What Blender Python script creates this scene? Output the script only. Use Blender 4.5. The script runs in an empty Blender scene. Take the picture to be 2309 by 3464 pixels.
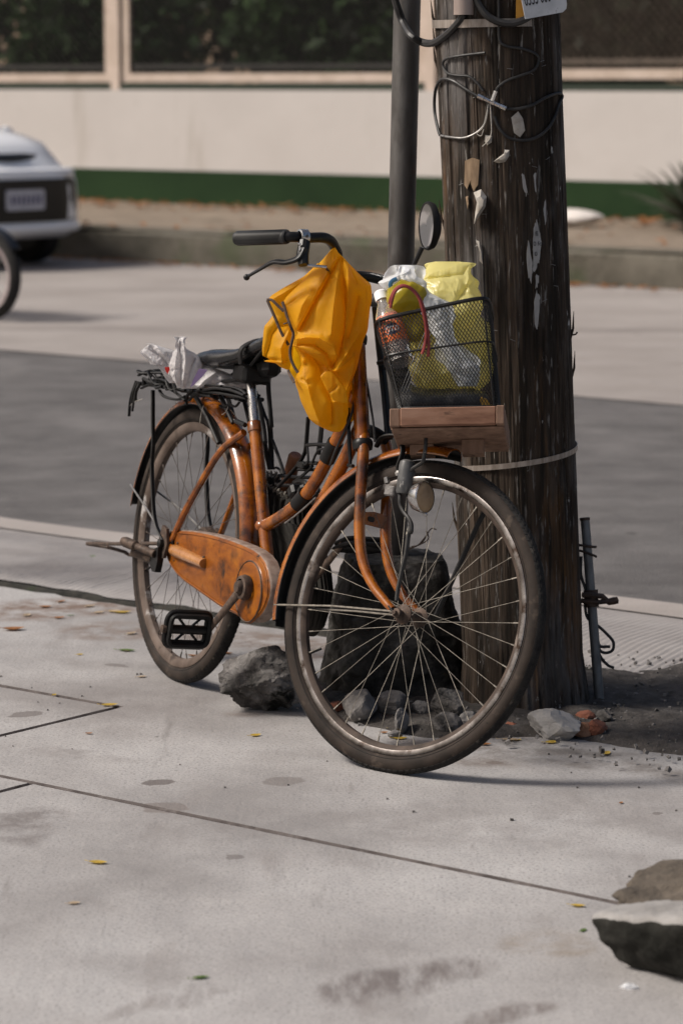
import bpy, bmesh, math, random
import numpy as np
from mathutils import Matrix, Vector

# ------------------------------------------------------------------ camera, light, exposure
SC = bpy.context.scene
COL = SC.collection
R_ = math.radians
CAM_H = 1.4498
PITCH = 8.4007
cam_d = bpy.data.cameras.new('camera')
cam = bpy.data.objects.new('camera', cam_d); COL.objects.link(cam)
cam.location = (0, 0, CAM_H)
cam.rotation_euler = (R_(90 - PITCH), 0, 0)
cam_d.sensor_fit = 'VERTICAL'; cam_d.sensor_height = 36; cam_d.sensor_width = 24
cam_d.lens = 102.9
cam_d.clip_start = 0.1; cam_d.clip_end = 2000
cam_d.dof.use_dof = True
cam_d.dof.focus_distance = 6.35
cam_d.dof.aperture_fstop = 4.9
SC.camera = cam

SUN_AZ, SUN_EL = 186.0, 45.0          # where the sun stands (azimuth from +X, elevation)
w = bpy.data.worlds.new('World'); SC.world = w; w.use_nodes = True
nt = w.node_tree; bg = nt.nodes['Background']
sky = nt.nodes.new('ShaderNodeTexSky'); sky.sky_type = 'NISHITA'; sky.sun_disc = False
sky.sun_elevation = R_(SUN_EL); sky.sun_rotation = R_(90 - SUN_AZ)
sky.air_density = 1.0; sky.dust_density = 6.0; sky.ozone_density = 0.6
nt.links.new(sky.outputs[0], bg.inputs[0]); bg.inputs[1].default_value = 0.072
sd = bpy.data.lights.new('sun', 'SUN'); sd.energy = 2.9; sd.angle = R_(12.0); sd.color = (1.0, 0.945, 0.88)
sun = bpy.data.objects.new('sun', sd); COL.objects.link(sun)
sdir = Vector((math.cos(R_(SUN_AZ))*math.cos(R_(SUN_EL)), math.sin(R_(SUN_AZ))*math.cos(R_(SUN_EL)), math.sin(R_(SUN_EL))))
sun.rotation_euler = (-sdir).to_track_quat('-Z', 'Y').to_euler()
sun.location = (-4, 6, 8)
vs = SC.view_settings
vs.view_transform = 'Standard'; vs.look = 'None'; vs.gamma = 1; vs.exposure = 0.45; vs.use_curve_mapping = False
SC.cycles.max_bounces = 8; SC.cycles.transparent_max_bounces = 12

# ------------------------------------------------------------------ frames of the place
AZ = R_(-38.5)                         # the direction of the road
ER = np.array([math.cos(AZ), math.sin(AZ), 0.]); EN = np.array([-math.sin(AZ), math.cos(AZ), 0.])
def RN(s, n, z=0.): return tuple(ER*s + EN*n + np.array([0, 0, z]))
RROT = np.array([ER, EN, [0, 0, 1.]]).T
def mat4(cols, o):
    m = Matrix.Identity(4)
    for i in range(3):
        for j in range(3): m[j][i] = float(cols[i][j])
        m[i][3] = float(o[i])
    return m
# bicycle frame: origin at the rear contact point, x forward, y to its left, z up (leaning on the post)
BIKE = mat4([(0.4392, -0.8984, 0), (0.8919, 0.436, -0.1204), (0.1082, 0.0529, 0.9927)], (-0.4022, 7.0040, 0))
# front wheel frame: origin in the hub, x forward, y left, z up in the wheel's plane
WHEELW = mat4([(0.7866, -0.6174, 0), (0.5951, 0.7581, -0.2666), (0.1646, 0.2097, 0.9638)], (0.1484, 6.1203, 0.3224))
BI = BIKE.inverted()
MF = BI @ WHEELW

# ------------------------------------------------------------------ helpers
def _hash(i, j, k, seed):
    with np.errstate(over='ignore'):
        h = (i.astype(np.int64)*374761393 + j.astype(np.int64)*668265263 + k.astype(np.int64)*2147483647 + seed*1274126177) & 0xffffffff
        h = ((h ^ (h >> 13))*1274126177) & 0xffffffff
    return ((h ^ (h >> 16)) & 0xffffff)/float(0xffffff)
def vn(p, seed=0):
    p = np.asarray(p, float); f = np.floor(p); t = p - f; t = t*t*(3 - 2*t); f = f.astype(np.int64)
    r = 0
    for a in (0, 1):
        for b in (0, 1):
            for c in (0, 1):
                wgt = (t[..., 0] if a else 1 - t[..., 0])*(t[..., 1] if b else 1 - t[..., 1])*(t[..., 2] if c else 1 - t[..., 2])
                r = r + wgt*_hash(f[..., 0]+a, f[..., 1]+b, f[..., 2]+c, seed)
    return r*2 - 1
def fbm(p, o=4, seed=0):
    p = np.asarray(p, float); r = 0; a = .5
    for i in range(o): r = r + a*vn(p, seed + i); p = p*2.03 + 11.7; a *= .5
    return r
def ridge(p, o=3, seed=0):
    p = np.asarray(p, float); r = 0; a = .5
    for i in range(o): r = r + a*(1 - np.abs(vn(p, seed + i))*2); p = p*2.1 + 5.3; a *= .5
    return r
def catmull(pts, k=6):
    P = [np.array(p, float) for p in pts]
    if len(P) < 3: return P
    P = [2*P[0]-P[1]] + P + [2*P[-1]-P[-2]]; out = []
    for i in range(1, len(P)-2):
        for t in np.linspace(0, 1, k, endpoint=False):
            a, b, c, d = P[i-1:i+3]
            out.append(.5*((2*b) + (c-a)*t + (2*a-5*b+4*c-d)*t*t + (3*b-a-3*c+d)*t**3))
    out.append(P[-2]); return out
def unit(v):
    v = np.array(v, float); return v/max(1e-9, np.linalg.norm(v))
def basis(d, up=(0, 0, 1)):
    d = unit(d); u = np.array(up, float)
    if abs(d @ u) > .98: u = np.array([1., 0, 0])
    x = unit(np.cross(u, d)); return x, np.cross(d, x), d

def creases(P, n=5, wl=.07, seed=0, warp=.25):
    g = np.random.default_rng(seed); P = np.asarray(P, float); r = 0; tot = 0
    Q = P + warp*wl*np.stack([vn(P/wl*.7 + 3.1*k, seed+k) for k in range(3)], -1)
    for i in range(n):
        d = g.normal(size=3); d /= np.linalg.norm(d); a = .75**i
        x = Q @ d/(wl*(.8**i)*g.uniform(.7, 1.4)) + g.uniform(0, 1) + .35*vn(P/wl*.5, seed+20+i)
        r = r + a*(np.abs((x % 1.)*2-1)*2-1)*np.clip(.6+.8*vn(P/wl*.8, seed+40+i), 0, 1); tot += a
    return r/tot

class MB:
    def __init__(s): s.v = []; s.f = []; s.mi = []
    def add(s, v, f, mi=0):
        o = len(s.v); s.v += [tuple(map(float, p)) for p in v]; s.f += [tuple(i+o for i in q) for q in f]; s.mi += [mi]*len(f); return s
    def tube(s, pts, r, n=8, cap=True, closed=False, flat=1., up=None, mi=0):
        P = [np.array(p, float) for p in pts]; m = len(P)
        rr = [r]*m if np.isscalar(r) else list(np.interp(np.linspace(0, 1, m), np.linspace(0, 1, len(r)), r))
        V = []; F = []; x = None
        for i in range(m):
            d = (P[(i+1) % m] - P[i-1]) if closed else (P[min(i+1, m-1)] - P[max(i-1, 0)])
            d = unit(d)
            if x is None: x, y, _ = basis(d, up if up is not None else (0, 0, 1))
            else:
                if up is not None: x, y, _ = basis(d, up)
                else: x = unit(x - d*(x @ d)); y = np.cross(d, x)
            for k in range(n):
                a = 2*math.pi*k/n; V.append(P[i] + x*math.cos(a)*rr[i] + y*math.sin(a)*rr[i]*flat)
        for i in range(m if closed else m-1):
            for k in range(n):
                F.append((i*n+k, i*n+(k+1) % n, ((i+1) % m)*n+(k+1) % n, ((i+1) % m)*n+k))
        if cap and not closed:
            F.append(tuple(range(n-1, -1, -1))); F.append(tuple((m-1)*n+k for k in range(n)))
        return s.add(V, F, mi)
    def box(s, c, size, rot=None, bev=0., mi=0):
        bm = bmesh.new(); bmesh.ops.create_cube(bm, size=1)
        for v in bm.verts: v.co = Vector([v.co[i]*size[i] for i in range(3)])
        if bev: bmesh.ops.bevel(bm, geom=bm.edges[:], offset=bev, segments=1, affect='EDGES')
        bm.verts.index_update(); A = np.array(rot, float) if rot is not None else np.eye(3)
        V = [A @ np.array(v.co) + np.array(c, float) for v in bm.verts]; F = [tuple(v.index for v in f.verts) for f in bm.faces]; bm.free()
        return s.add(V, F, mi)
    def hexa(s, p8, mi=0):            # bottom ring of four, top ring of four
        return s.add(p8, [(3, 2, 1, 0), (4, 5, 6, 7), (0, 1, 5, 4), (1, 2, 6, 5), (2, 3, 7, 6), (3, 0, 4, 7)], mi)
    def lathe(s, prof, o=(0, 0, 0), axis=(0, 0, 1), n=24, arc=None, mi=0):   # prof: (radius, along axis)
        x, y, d = basis(axis); o = np.array(o, float); V = []; F = []
        full = arc is None; a0, a1 = (0, 2*math.pi) if full else arc
        m = n if full else n+1
        for k in range(m):
            a = a0 + (a1-a0)*k/n
            for r, h in prof: V.append(o + d*h + (x*math.cos(a) + y*math.sin(a))*r)
        q = len(prof)
        for k in range(n):
            k2 = (k+1) % m
            for i in range(q-1): F.append((k*q+i, k2*q+i, k2*q+i+1, k*q+i+1))
        return s.add(V, F, mi)
    def wheelring(s, prof, n=96, mi=0, a0=0., a1=None):        # prof: closed list of (y, r) about the y axis
        V = []; F = []; full = a1 is None; q = len(prof); m = n if full else n+1
        for k in range(m):
            a = a0 + (2*math.pi if full else a1-a0)*k/n
            for y, r in prof: V.append((r*math.cos(a), y, r*math.sin(a)))
        for k in range(n):
            k2 = (k+1) % m
            for i in range(q): F.append((k*q+i, k*q+(i+1) % q, k2*q+(i+1) % q, k2*q+i))
        if not full: F.append(tuple(range(q-1, -1, -1))); F.append(tuple((m-1)*q+i for i in range(q)))
        return s.add(V, F, mi)
    def prism(s, poly, fn, h0, h1, mi=0):                      # fn(u, v, h) -> point
        n = len(poly); V = [fn(u, v, h0) for u, v in poly] + [fn(u, v, h1) for u, v in poly]
        F = [tuple(range(n-1, -1, -1)), tuple(range(n, 2*n))] + [(i, (i+1) % n, n+(i+1) % n, n+i) for i in range(n)]
        return s.add(V, F, mi)
    def loft(s, rings, cap=True, mi=0):
        n = len(rings[0]); V = [p for r in rings for p in r]; F = []
        for i in range(len(rings)-1):
            for k in range(n): F.append((i*n+k, i*n+(k+1) % n, (i+1)*n+(k+1) % n, (i+1)*n+k))
        if cap: F.append(tuple(range(n-1, -1, -1))); F.append(tuple((len(rings)-1)*n+k for k in range(n)))
        return s.add(V, F, mi)
    def grid(s, P, mi=0, wrap=False):
        P = np.asarray(P, float); a, b = P.shape[:2]
        F = [(i*b+j, i*b+(j+1) % b, (i+1)*b+(j+1) % b, (i+1)*b+j) for i in range(a-1) for j in range(b if wrap else b-1)]
        return s.add(P.reshape(-1, 3), F, mi)
    def ball(s, c, r, n=10, mi=0):
        r = np.array([r]*3 if np.isscalar(r) else r, float); c = np.array(c, float)
        rings = []
        for i in range(n//2+1):
            t = math.pi*i/(n//2); t = min(max(t, .02), math.pi-.02)
            rings.append([c + r*np.array([math.sin(t)*math.cos(2*math.pi*k/n), math.sin(t)*math.sin(2*math.pi*k/n), math.cos(t)]) for k in range(n)])
        return s.loft(rings, True, mi)
    def flip(s): s.f = [tuple(reversed(q)) for q in s.f]; return s

def mesh(name, mb, mats, smooth=35):
    me = bpy.data.meshes.new(name); me.from_pydata(mb.v, [], mb.f)
    for m in (mats if isinstance(mats, (list, tuple)) else [mats]): me.materials.append(m)
    if any(mb.mi): me.polygons.foreach_set('material_index', mb.mi)
    if smooth:
        me.polygons.foreach_set('use_smooth', [True]*len(me.polygons))
        me.update()
        try: me.set_sharp_from_angle(angle=R_(smooth))
        except Exception: pass
    me.update(); return me
def obj(name, mb, mats, parent=None, ml=None, label=None, kind=None, smooth=35, world=False):
    """one mesh object; a child's coordinates are its parent's, or the world's with world=True (parent only moved)"""
    if world and parent is not None:
        o_ = world_loc(parent); mb.v = [(x-o_[0], y-o_[1], z-o_[2]) for x, y, z in mb.v]
    me = mb if isinstance(mb, bpy.types.Mesh) else mesh(name, mb, mats, smooth)
    o = bpy.data.objects.new(name, me); COL.objects.link(o)
    if parent is not None: o.parent = parent
    if ml is not None: o.matrix_local = ml
    if label: o['label'] = label
    if kind: o['kind'] = kind
    return o
def world_loc(o):
    m = Matrix.Identity(4); 
    while o is not None: m = o.matrix_basis @ m; o = o.parent
    return m.translation
def tag(o, label, cat=None, group=None, kind=None):
    o['label'] = label
    if cat: o['category'] = cat
    if group: o['group'] = group
    if kind: o['kind'] = kind
    return o
def thing(name, label, cat, loc=(0, 0, 0), mw=None, group=None):
    o = bpy.data.objects.new(name, None); o.empty_display_size = .1; COL.objects.link(o)
    if mw is not None: o.matrix_world = mw; o.matrix_basis = mw
    else: o.location = loc
    return tag(o, label, cat, group)
def single(name, mb, mats, label, cat, group=None, kind=None, smooth=35, mw=None):
    """a thing that is one mesh: its origin is put at its own base"""
    if mw is not None:
        o = obj(name, mb, mats, smooth=smooth); o.matrix_basis = mw
    else:
        V = np.array(mb.v); c = (V.min(0)+V.max(0))/2; c[2] = V[:, 2].min()
        mb.v = [tuple(p - c) for p in V]
        o = obj(name, mb, mats, smooth=smooth); o.location = c
    return tag(o, label, cat, group, kind)
def setting(name, mb, mats, label=None, smooth=35, parent=None):
    o = obj(name, mb, mats, parent=parent, smooth=smooth)
    if parent is None: o['kind'] = 'structure'
    if label: o['label'] = label
    return o

# ------------------------------------------------------------------ materials
def mat(name, cols, scale=6., stretch=(1, 1, 1), rough=.6, rough2=None, metal=0., bump=0., bscale=None, bstretch=None, detail=5., dist=0.,
        spots=(), coat=0., transl=0., tcol=None, alpha=1., spec=.5, trans=0., ior=1.45, lo=.35, hi=.65):
    m = bpy.data.materials.new(name); m.use_nodes = True; t = m.node_tree; N = t.nodes; L = t.links
    p = N['Principled BSDF']; out = N['Material Output']
    tc = N.new('ShaderNodeTexCoord')
    def noise(sc, st, det=5., ds=0.):
        mp = N.new('ShaderNodeMapping'); mp.inputs['Scale'].default_value = st; L.new(tc.outputs['Object'], mp.inputs['Vector'])
        n = N.new('ShaderNodeTexNoise'); n.inputs['Scale'].default_value = sc; n.inputs['Detail'].default_value = det
        n.inputs['Distortion'].default_value = ds; n.inputs['Roughness'].default_value = .6
        L.new(mp.outputs[0], n.inputs['Vector']); return n.outputs['Fac']
    if len(cols) == 1: cols = [cols[0], cols[0]]
    f = noise(scale, stretch, detail, dist)
    r = N.new('ShaderNodeValToRGB'); r.color_ramp.elements[0].position = lo; r.color_ramp.elements[1].position = hi
    r.color_ramp.elements[0].color = (*cols[0], 1); r.color_ramp.elements[1].color = (*cols[-1], 1)
    for i, c in enumerate(cols[1:-1]):
        e = r.color_ramp.elements.new(lo + (hi-lo)*(i+1)/(len(cols)-1)); e.color = (*c, 1)
    L.new(f, r.inputs[0]); colr = r.outputs[0]
    for (c, sc, st, th, wd) in spots:
        fn_ = noise(sc, st, 6.)
        rr = N.new('ShaderNodeValToRGB'); rr.color_ramp.elements[0].position = th; rr.color_ramp.elements[1].position = min(1, th+wd)
        rr.color_ramp.elements[0].color = (0, 0, 0, 1); rr.color_ramp.elements[1].color = (1, 1, 1, 1)
        L.new(fn_, rr.inputs[0])
        mx = N.new('ShaderNodeMix'); mx.data_type = 'RGBA'; L.new(rr.outputs[0], mx.inputs['Factor'])
        L.new(colr, mx.inputs['A']); mx.inputs['B'].default_value = (*c, 1); colr = mx.outputs['Result']
    L.new(colr, p.inputs['Base Color'])
    p.inputs['Roughness'].default_value = rough; p.inputs['Metallic'].default_value = metal
    if rough2 is not None:
        mr = N.new('ShaderNodeMapRange'); mr.inputs['From Min'].default_value = .3; mr.inputs['From Max'].default_value = .7
        mr.inputs['To Min'].default_value = rough; mr.inputs['To Max'].default_value = rough2
        L.new(noise(scale*2.3, stretch), mr.inputs['Value']); L.new(mr.outputs[0], p.inputs['Roughness'])
    p.inputs['Coat Weight'].default_value = coat; p.inputs['Coat Roughness'].default_value = .09
    p.inputs['Specular IOR Level'].default_value = spec
    p.inputs['Transmission Weight'].default_value = trans; p.inputs['IOR'].default_value = ior
    p.inputs['Alpha'].default_value = alpha
    bo = None
    if bump:
        b = N.new('ShaderNodeBump'); b.inputs['Strength'].default_value = 1.0; b.inputs['Distance'].default_value = bump
        L.new(noise(bscale or scale*3, bstretch or stretch, 6.), b.inputs['Height']); L.new(b.outputs[0], p.inputs['Normal']); bo = b.outputs[0]
    if transl:
        tr = N.new('ShaderNodeBsdfTranslucent'); ms = N.new('ShaderNodeMixShader'); ms.inputs[0].default_value = transl
        tr.inputs[0].default_value = (*(tcol or cols[-1]), 1)
        if bo: L.new(bo, tr.inputs['Normal'])
        L.new(p.outputs[0], ms.inputs[1]); L.new(tr.outputs[0], ms.inputs[2]); L.new(ms.outputs[0], out.inputs[0])
    return m
I3 = (1, 1, 1)
ORANGE = mat('orange_paint', [(.045, .011, .001), (.20, .050, .001), (.31, .090, .001)], 16, (1, 1, 1), .20, .36, coat=.5, lo=.30, hi=.62, detail=8, dist=.6,
             spots=[((.022, .009, .005), 11, I3, .545, .14), ((.36, .31, .26), 34, I3, .755, .02), ((.030, .012, .005), 90, I3, .63, .08)], bump=.0005, bscale=60)
ORANGE_CASE = mat('worn_orange_paint', [(.070, .019, .001), (.185, .050, .0015), (.26, .080, .002)], 14, (1, 1, 1.8), .36, .58, coat=.08, spec=.3, lo=.3, hi=.66, detail=9, dist=.5,
             spots=[((.024, .010, .004), 26, (1, 1, .6), .57, .12), ((.27, .13, .055), 17, (.5, 1, 3.4), .68, .10), ((.026, .011, .004), 5, I3, .56, .14), ((.33, .25, .2), 60, I3, .75, .03)], bump=.0004, bscale=60)
DUSTY_EDGE = mat('dusty_edge', [(.13, .085, .065), (.25, .19, .155)], 40, I3, .6)
BLACKM = mat('black_metal', [(.004, .004, .004), (.010, .009, .009)], 40, I3, .32, .5, spec=.35, spots=[((.05, .04, .035), 60, I3, .69, .05)])
BLACKR = mat('black_rubber', [(.005, .005, .005), (.013, .012, .012)], 30, I3, .55, .7, spec=.3, spots=[((.07, .06, .055), 40, I3, .68, .06)])
GRIPM = mat('grip_rubber', [(.010, .010, .010), (.02, .02, .02)], 30, I3, .45)
SIDEWALL = mat('tyre_sidewall', [(.016, .0125, .0105), (.036, .027, .022)], 14, I3, .75, spec=.2, detail=8, spots=[((.075, .058, .046), 26, I3, .60, .14), ((.009, .008, .007), 50, I3, .66, .05)], bump=.0006, bscale=120)
TREADM = mat('tyre_tread', [(.011, .010, .010), (.028, .026, .024)], 40, I3, .8, spec=.3, spots=[((.10, .085, .07), 35, I3, .64, .1)])
CHROME = mat('dull_chrome', [(.42, .41, .40), (.6, .59, .58)], 60, I3, .18, .38, metal=1., spots=[((.13, .09, .07), 45, I3, .62, .08)])
RIMM = mat('rim_steel', [(.09, .080, .076), (.24, .225, .22)], 20, I3, .16, .36, metal=1., spots=[((.05, .036, .029), 22, I3, .53, .12)])
RIMDIRT = mat('grimy_rim_well', [(.030, .021, .016), (.075, .054, .043)], 16, I3, .7, spec=.3, spots=[((.16, .13, .11), 20, I3, .62, .1)])
RIMDUST = mat('dusty_rim', [(.065, .046, .036), (.125, .094, .077)], 14, I3, .6, .8, spec=.3, spots=[((.34, .32, .31), 9, I3, .60, .06), ((.04, .028, .022), 30, I3, .62, .08)])
SPOKEB = mat('spoke_steel', [(.15, .135, .115), (.26, .235, .20)], 80, I3, .42, .6, metal=.6)
SPOKED = mat('rusty_spoke', [(.05, .04, .035), (.12, .095, .08)], 80, I3, .55, metal=.5)
RUSTM = mat('rusty_steel', [(.035, .025, .02), (.10, .066, .048)], 60, I3, .6, .8, metal=.3, spots=[((.16, .10, .06), 70, I3, .62, .1)])
STEELG = mat('grey_steel', [(.16, .155, .15), (.28, .27, .26)], 50, I3, .35, .55, metal=.7, spots=[((.05, .04, .035), 60, I3, .6, .1)])
SADDLE = mat('saddle_vinyl', [(.008, .008, .009), (.022, .022, .023)], 10, I3, .20, .34, coat=.3, spots=[((.16, .155, .155), 8, (1.2, 1, 2), .58, .12), ((.005, .005, .005), 40, I3, .66, .06)], bump=.0006, bscale=70)
GREYPAINT = mat('flaking_grey_paint', [(.05, .05, .05), (.10, .10, .10)], 40, I3, .4, spots=[((.45, .43, .41), 45, (1, 1, .4), .62, .04)], bump=.0004)
LENSM = mat('dusty_lens', [(.30, .20, .115), (.38, .27, .165)], 50, I3, .5, .65, spec=.3)
GLASSM = mat('mirror_glass', [(.8, .8, .8)], 10, I3, .05, metal=1.)
WOODB = mat('crate_wood', [(.14, .062, .036), (.26, .135, .085), (.33, .19, .13)], 26, (.18, 1, 1), .75, bump=.0008, bscale=60, bstretch=(.15, 1, 1), spots=[((.05, .024, .015), 24, (.3, 1, 1), .64, .08)])
WOODB2 = mat('crate_end_wood', [(.15, .085, .055), (.26, .16, .11)], 40, (1, 1, .3), .8, bump=.001, bscale=80, spots=[((.06, .035, .025), 24, I3, .62, .08)])
HANDLEW = mat('handle_wood', [(.08, .03, .014), (.17, .066, .03)], 30, (1, 1, .2), .5)
YELLOW = mat('yellow_rubberised_cloth', [(.64, .315, .006), (.72, .375, .012)], 9, I3, .46, .6, spec=.28, bump=.0005, bscale=60, transl=.48, tcol=(.98, .55, .010), spots=[((.54, .26, .008), 5, I3, .60, .2)])
TRIM = mat('brown_trim', [(.045, .026, .016), (.10, .066, .048)], 60, I3, .8)
BAGY = mat('yellow_plastic', [(.76, .69, .28), (.84, .78, .38)], 7, I3, .16, .28, transl=.5, tcol=(.97, .89, .40), bump=.0008, bscale=40)
BAGW = mat('white_plastic', [(.80, .81, .83), (.88, .89, .90)], 10, I3, .16, .3, transl=.45, tcol=(.95, .96, .98), bump=.0008, bscale=60)
BAGWD = mat('dirty_white_plastic', [(.55, .53, .53), (.74, .72, .72)], 14, I3, .3, .5, transl=.38, tcol=(.8, .78, .78), bump=.0015, bscale=60, spots=[((.33, .27, .22), 14, I3, .64, .1)])
PALESTONE = mat('pale_flat_stone', [(.24, .232, .226), (.34, .33, .322)], 18, I3, .9, detail=8, bump=.005, bscale=60)
BAGK = mat('black_plastic', [(.015, .015, .016), (.04, .04, .042)], 20, I3, .25, .45, bump=.0012, bscale=50)
LILAC = mat('lilac_print', [(.26, .19, .36)], 10, I3, .4); REDP = mat('red_print', [(.62, .03, .02)], 10, I3, .4); BLUEP = mat('blue_print', [(.05, .16, .30)], 10, I3, .4)
SACKM = mat('grey_sackcloth', [(.012, .011, .010), (.034, .031, .027)], 30, (1, 1, .12), .85, spec=.2, spots=[((.075, .068, .056), 40, (1, 1, .15), .62, .1)], bump=.001, bscale=80, bstretch=(1, 1, .1))
BOTPET = mat('bottle_plastic', [(.85, .80, .76)], 10, I3, .12, trans=.85, ior=1.25)
BOTLIQ = mat('orange_liquid', [(.75, .16, .03)], 10, I3, .3); LABELO = mat('orange_label', [(.72, .14, .03), (.78, .18, .04)], 10, I3, .4)
NAVY = mat('navy_print', [(.012, .015, .05)], 10, I3, .4); GREENP = mat('green_print', [(.06, .28, .10)], 10, I3, .4)
WHITEP = mat('white_plastic_hard', [(.72, .72, .72), (.8, .8, .8)], 20, I3, .4)
REDCORD = mat('dark_red_cord', [(.16, .022, .022), (.26, .04, .035)], 50, I3, .45)
CABLE = mat('black_cable', [(.010, .010, .010), (.028, .026, .025)], 25, I3, .42, .6, spots=[((.10, .09, .08), 40, I3, .7, .06)])
POLEW = mat('weathered_pole_wood', [(.014, .0105, .0078), (.044, .032, .0235), (.082, .061, .046)], 34, (1, 1, .09), .85, detail=10, lo=.35, hi=.68, spec=.2, bump=.003, bscale=110, bstretch=(1, 1, .07),
            spots=[((.118, .110, .106), 5.5, (1, 1, .35), .50, .16), ((.16, .080, .030), 6, (1, 1, .16), .56, .14), ((.020, .016, .0125), 60, (1, 1, .06), .50, .14), ((.17, .158, .146), 120, (1, 1, .10), .60, .07), ((.014, .011, .009), 4.5, (1, 1, .25), .60, .14), ((.40, .385, .37), 46, (1, 1, .30), .675, .03), ((.50, .49, .48), 20, (1, 1, .5), .735, .015)])
PIPEM = mat('galvanised_pipe', [(.05, .045, .042), (.12, .114, .109)], 18, (1, 1, .2), .38, .58, metal=.3, detail=8, spots=[((.020, .014, .011), 10, (1, 1, .35), .52, .16), ((.085, .038, .018), 14, (1, 1, .5), .64, .10)], bump=.0005)
STRAPM = mat('steel_strapping', [(.24, .20, .17), (.42, .37, .33)], 30, (3, 3, .5), .35, .5, metal=.6)
PAPER = mat('old_paper', [(.30, .27, .23), (.46, .43, .39)], 40, I3, .9, spots=[((.20, .15, .10), 30, I3, .6, .15)], bump=.001)
PAPERB = mat('brown_paper', [(.15, .10, .06), (.27, .19, .12)], 60, (1, 1, .3), .9, spots=[((.05, .035, .025), 60, (1, 1, .3), .64, .08)], bump=.001)
SIGNM = mat('sign_paint', [(.40, .42, .45), (.50, .52, .55)], 30, I3, .5, spots=[((.25, .26, .28), 60, I3, .66, .08)])
INK = mat('black_ink', [(.01, .01, .012)], 10, I3, .5)
FOOTING = mat('mossy_concrete', [(.013, .0125, .011), (.052, .049, .044), (.17, .16, .15)], 11, I3, .95, detail=9, lo=.34, hi=.72, spec=.2, spots=[((.014, .014, .0115), 5, I3, .53, .14), ((.06, .058, .034), 9, I3, .64, .08)], bump=.014, bscale=38)
CONC = mat('broken_concrete', [(.030, .028, .026), (.10, .093, .089), (.22, .208, .20)], 13, I3, .93, detail=9, lo=.36, hi=.66, spec=.2, dist=.8, spots=[((.010, .010, .009), 8, I3, .56, .06), ((.30, .285, .275), 18, I3, .68, .05)], bump=.012, bscale=42)
CONC2 = mat('grey_stone', [(.13, .122, .118), (.235, .222, .212)], 24, I3, .9, detail=8, spec=.25, spots=[((.06, .056, .052), 22, I3, .60, .1)], bump=.006, bscale=70)
CONCP = mat('pale_concrete_face', [(.34, .325, .31), (.42, .40, .39)], 20, I3, .85, bump=.001)
BRICKM = mat('brick_red', [(.16, .055, .032), (.25, .095, .056)], 26, I3, .9, bump=.004, spots=[((.34, .25, .2), 30, I3, .68, .08)])
SOILM = mat('dark_soil', [(.030, .026, .023), (.075, .066, .060)], 30, I3, .95, detail=8, bump=.008, bscale=90, spots=[((.17, .155, .145), 60, I3, .66, .06)])
LEAFY = mat('yellow_leaf', [(.42, .26, .03), (.50, .36, .07)], 90, I3, .55, transl=.25); LEAFG = mat('green_leaf', [(.06, .11, .02), (.12, .19, .04)], 90, I3, .5, transl=.25)
LEAFB = mat('brown_leaf', [(.16, .062, .020), (.30, .13, .04)], 90, I3, .65, transl=.15); LEAFT = mat('tan_leaf', [(.30, .22, .14), (.46, .36, .25)], 90, I3, .7, transl=.2)

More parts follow.
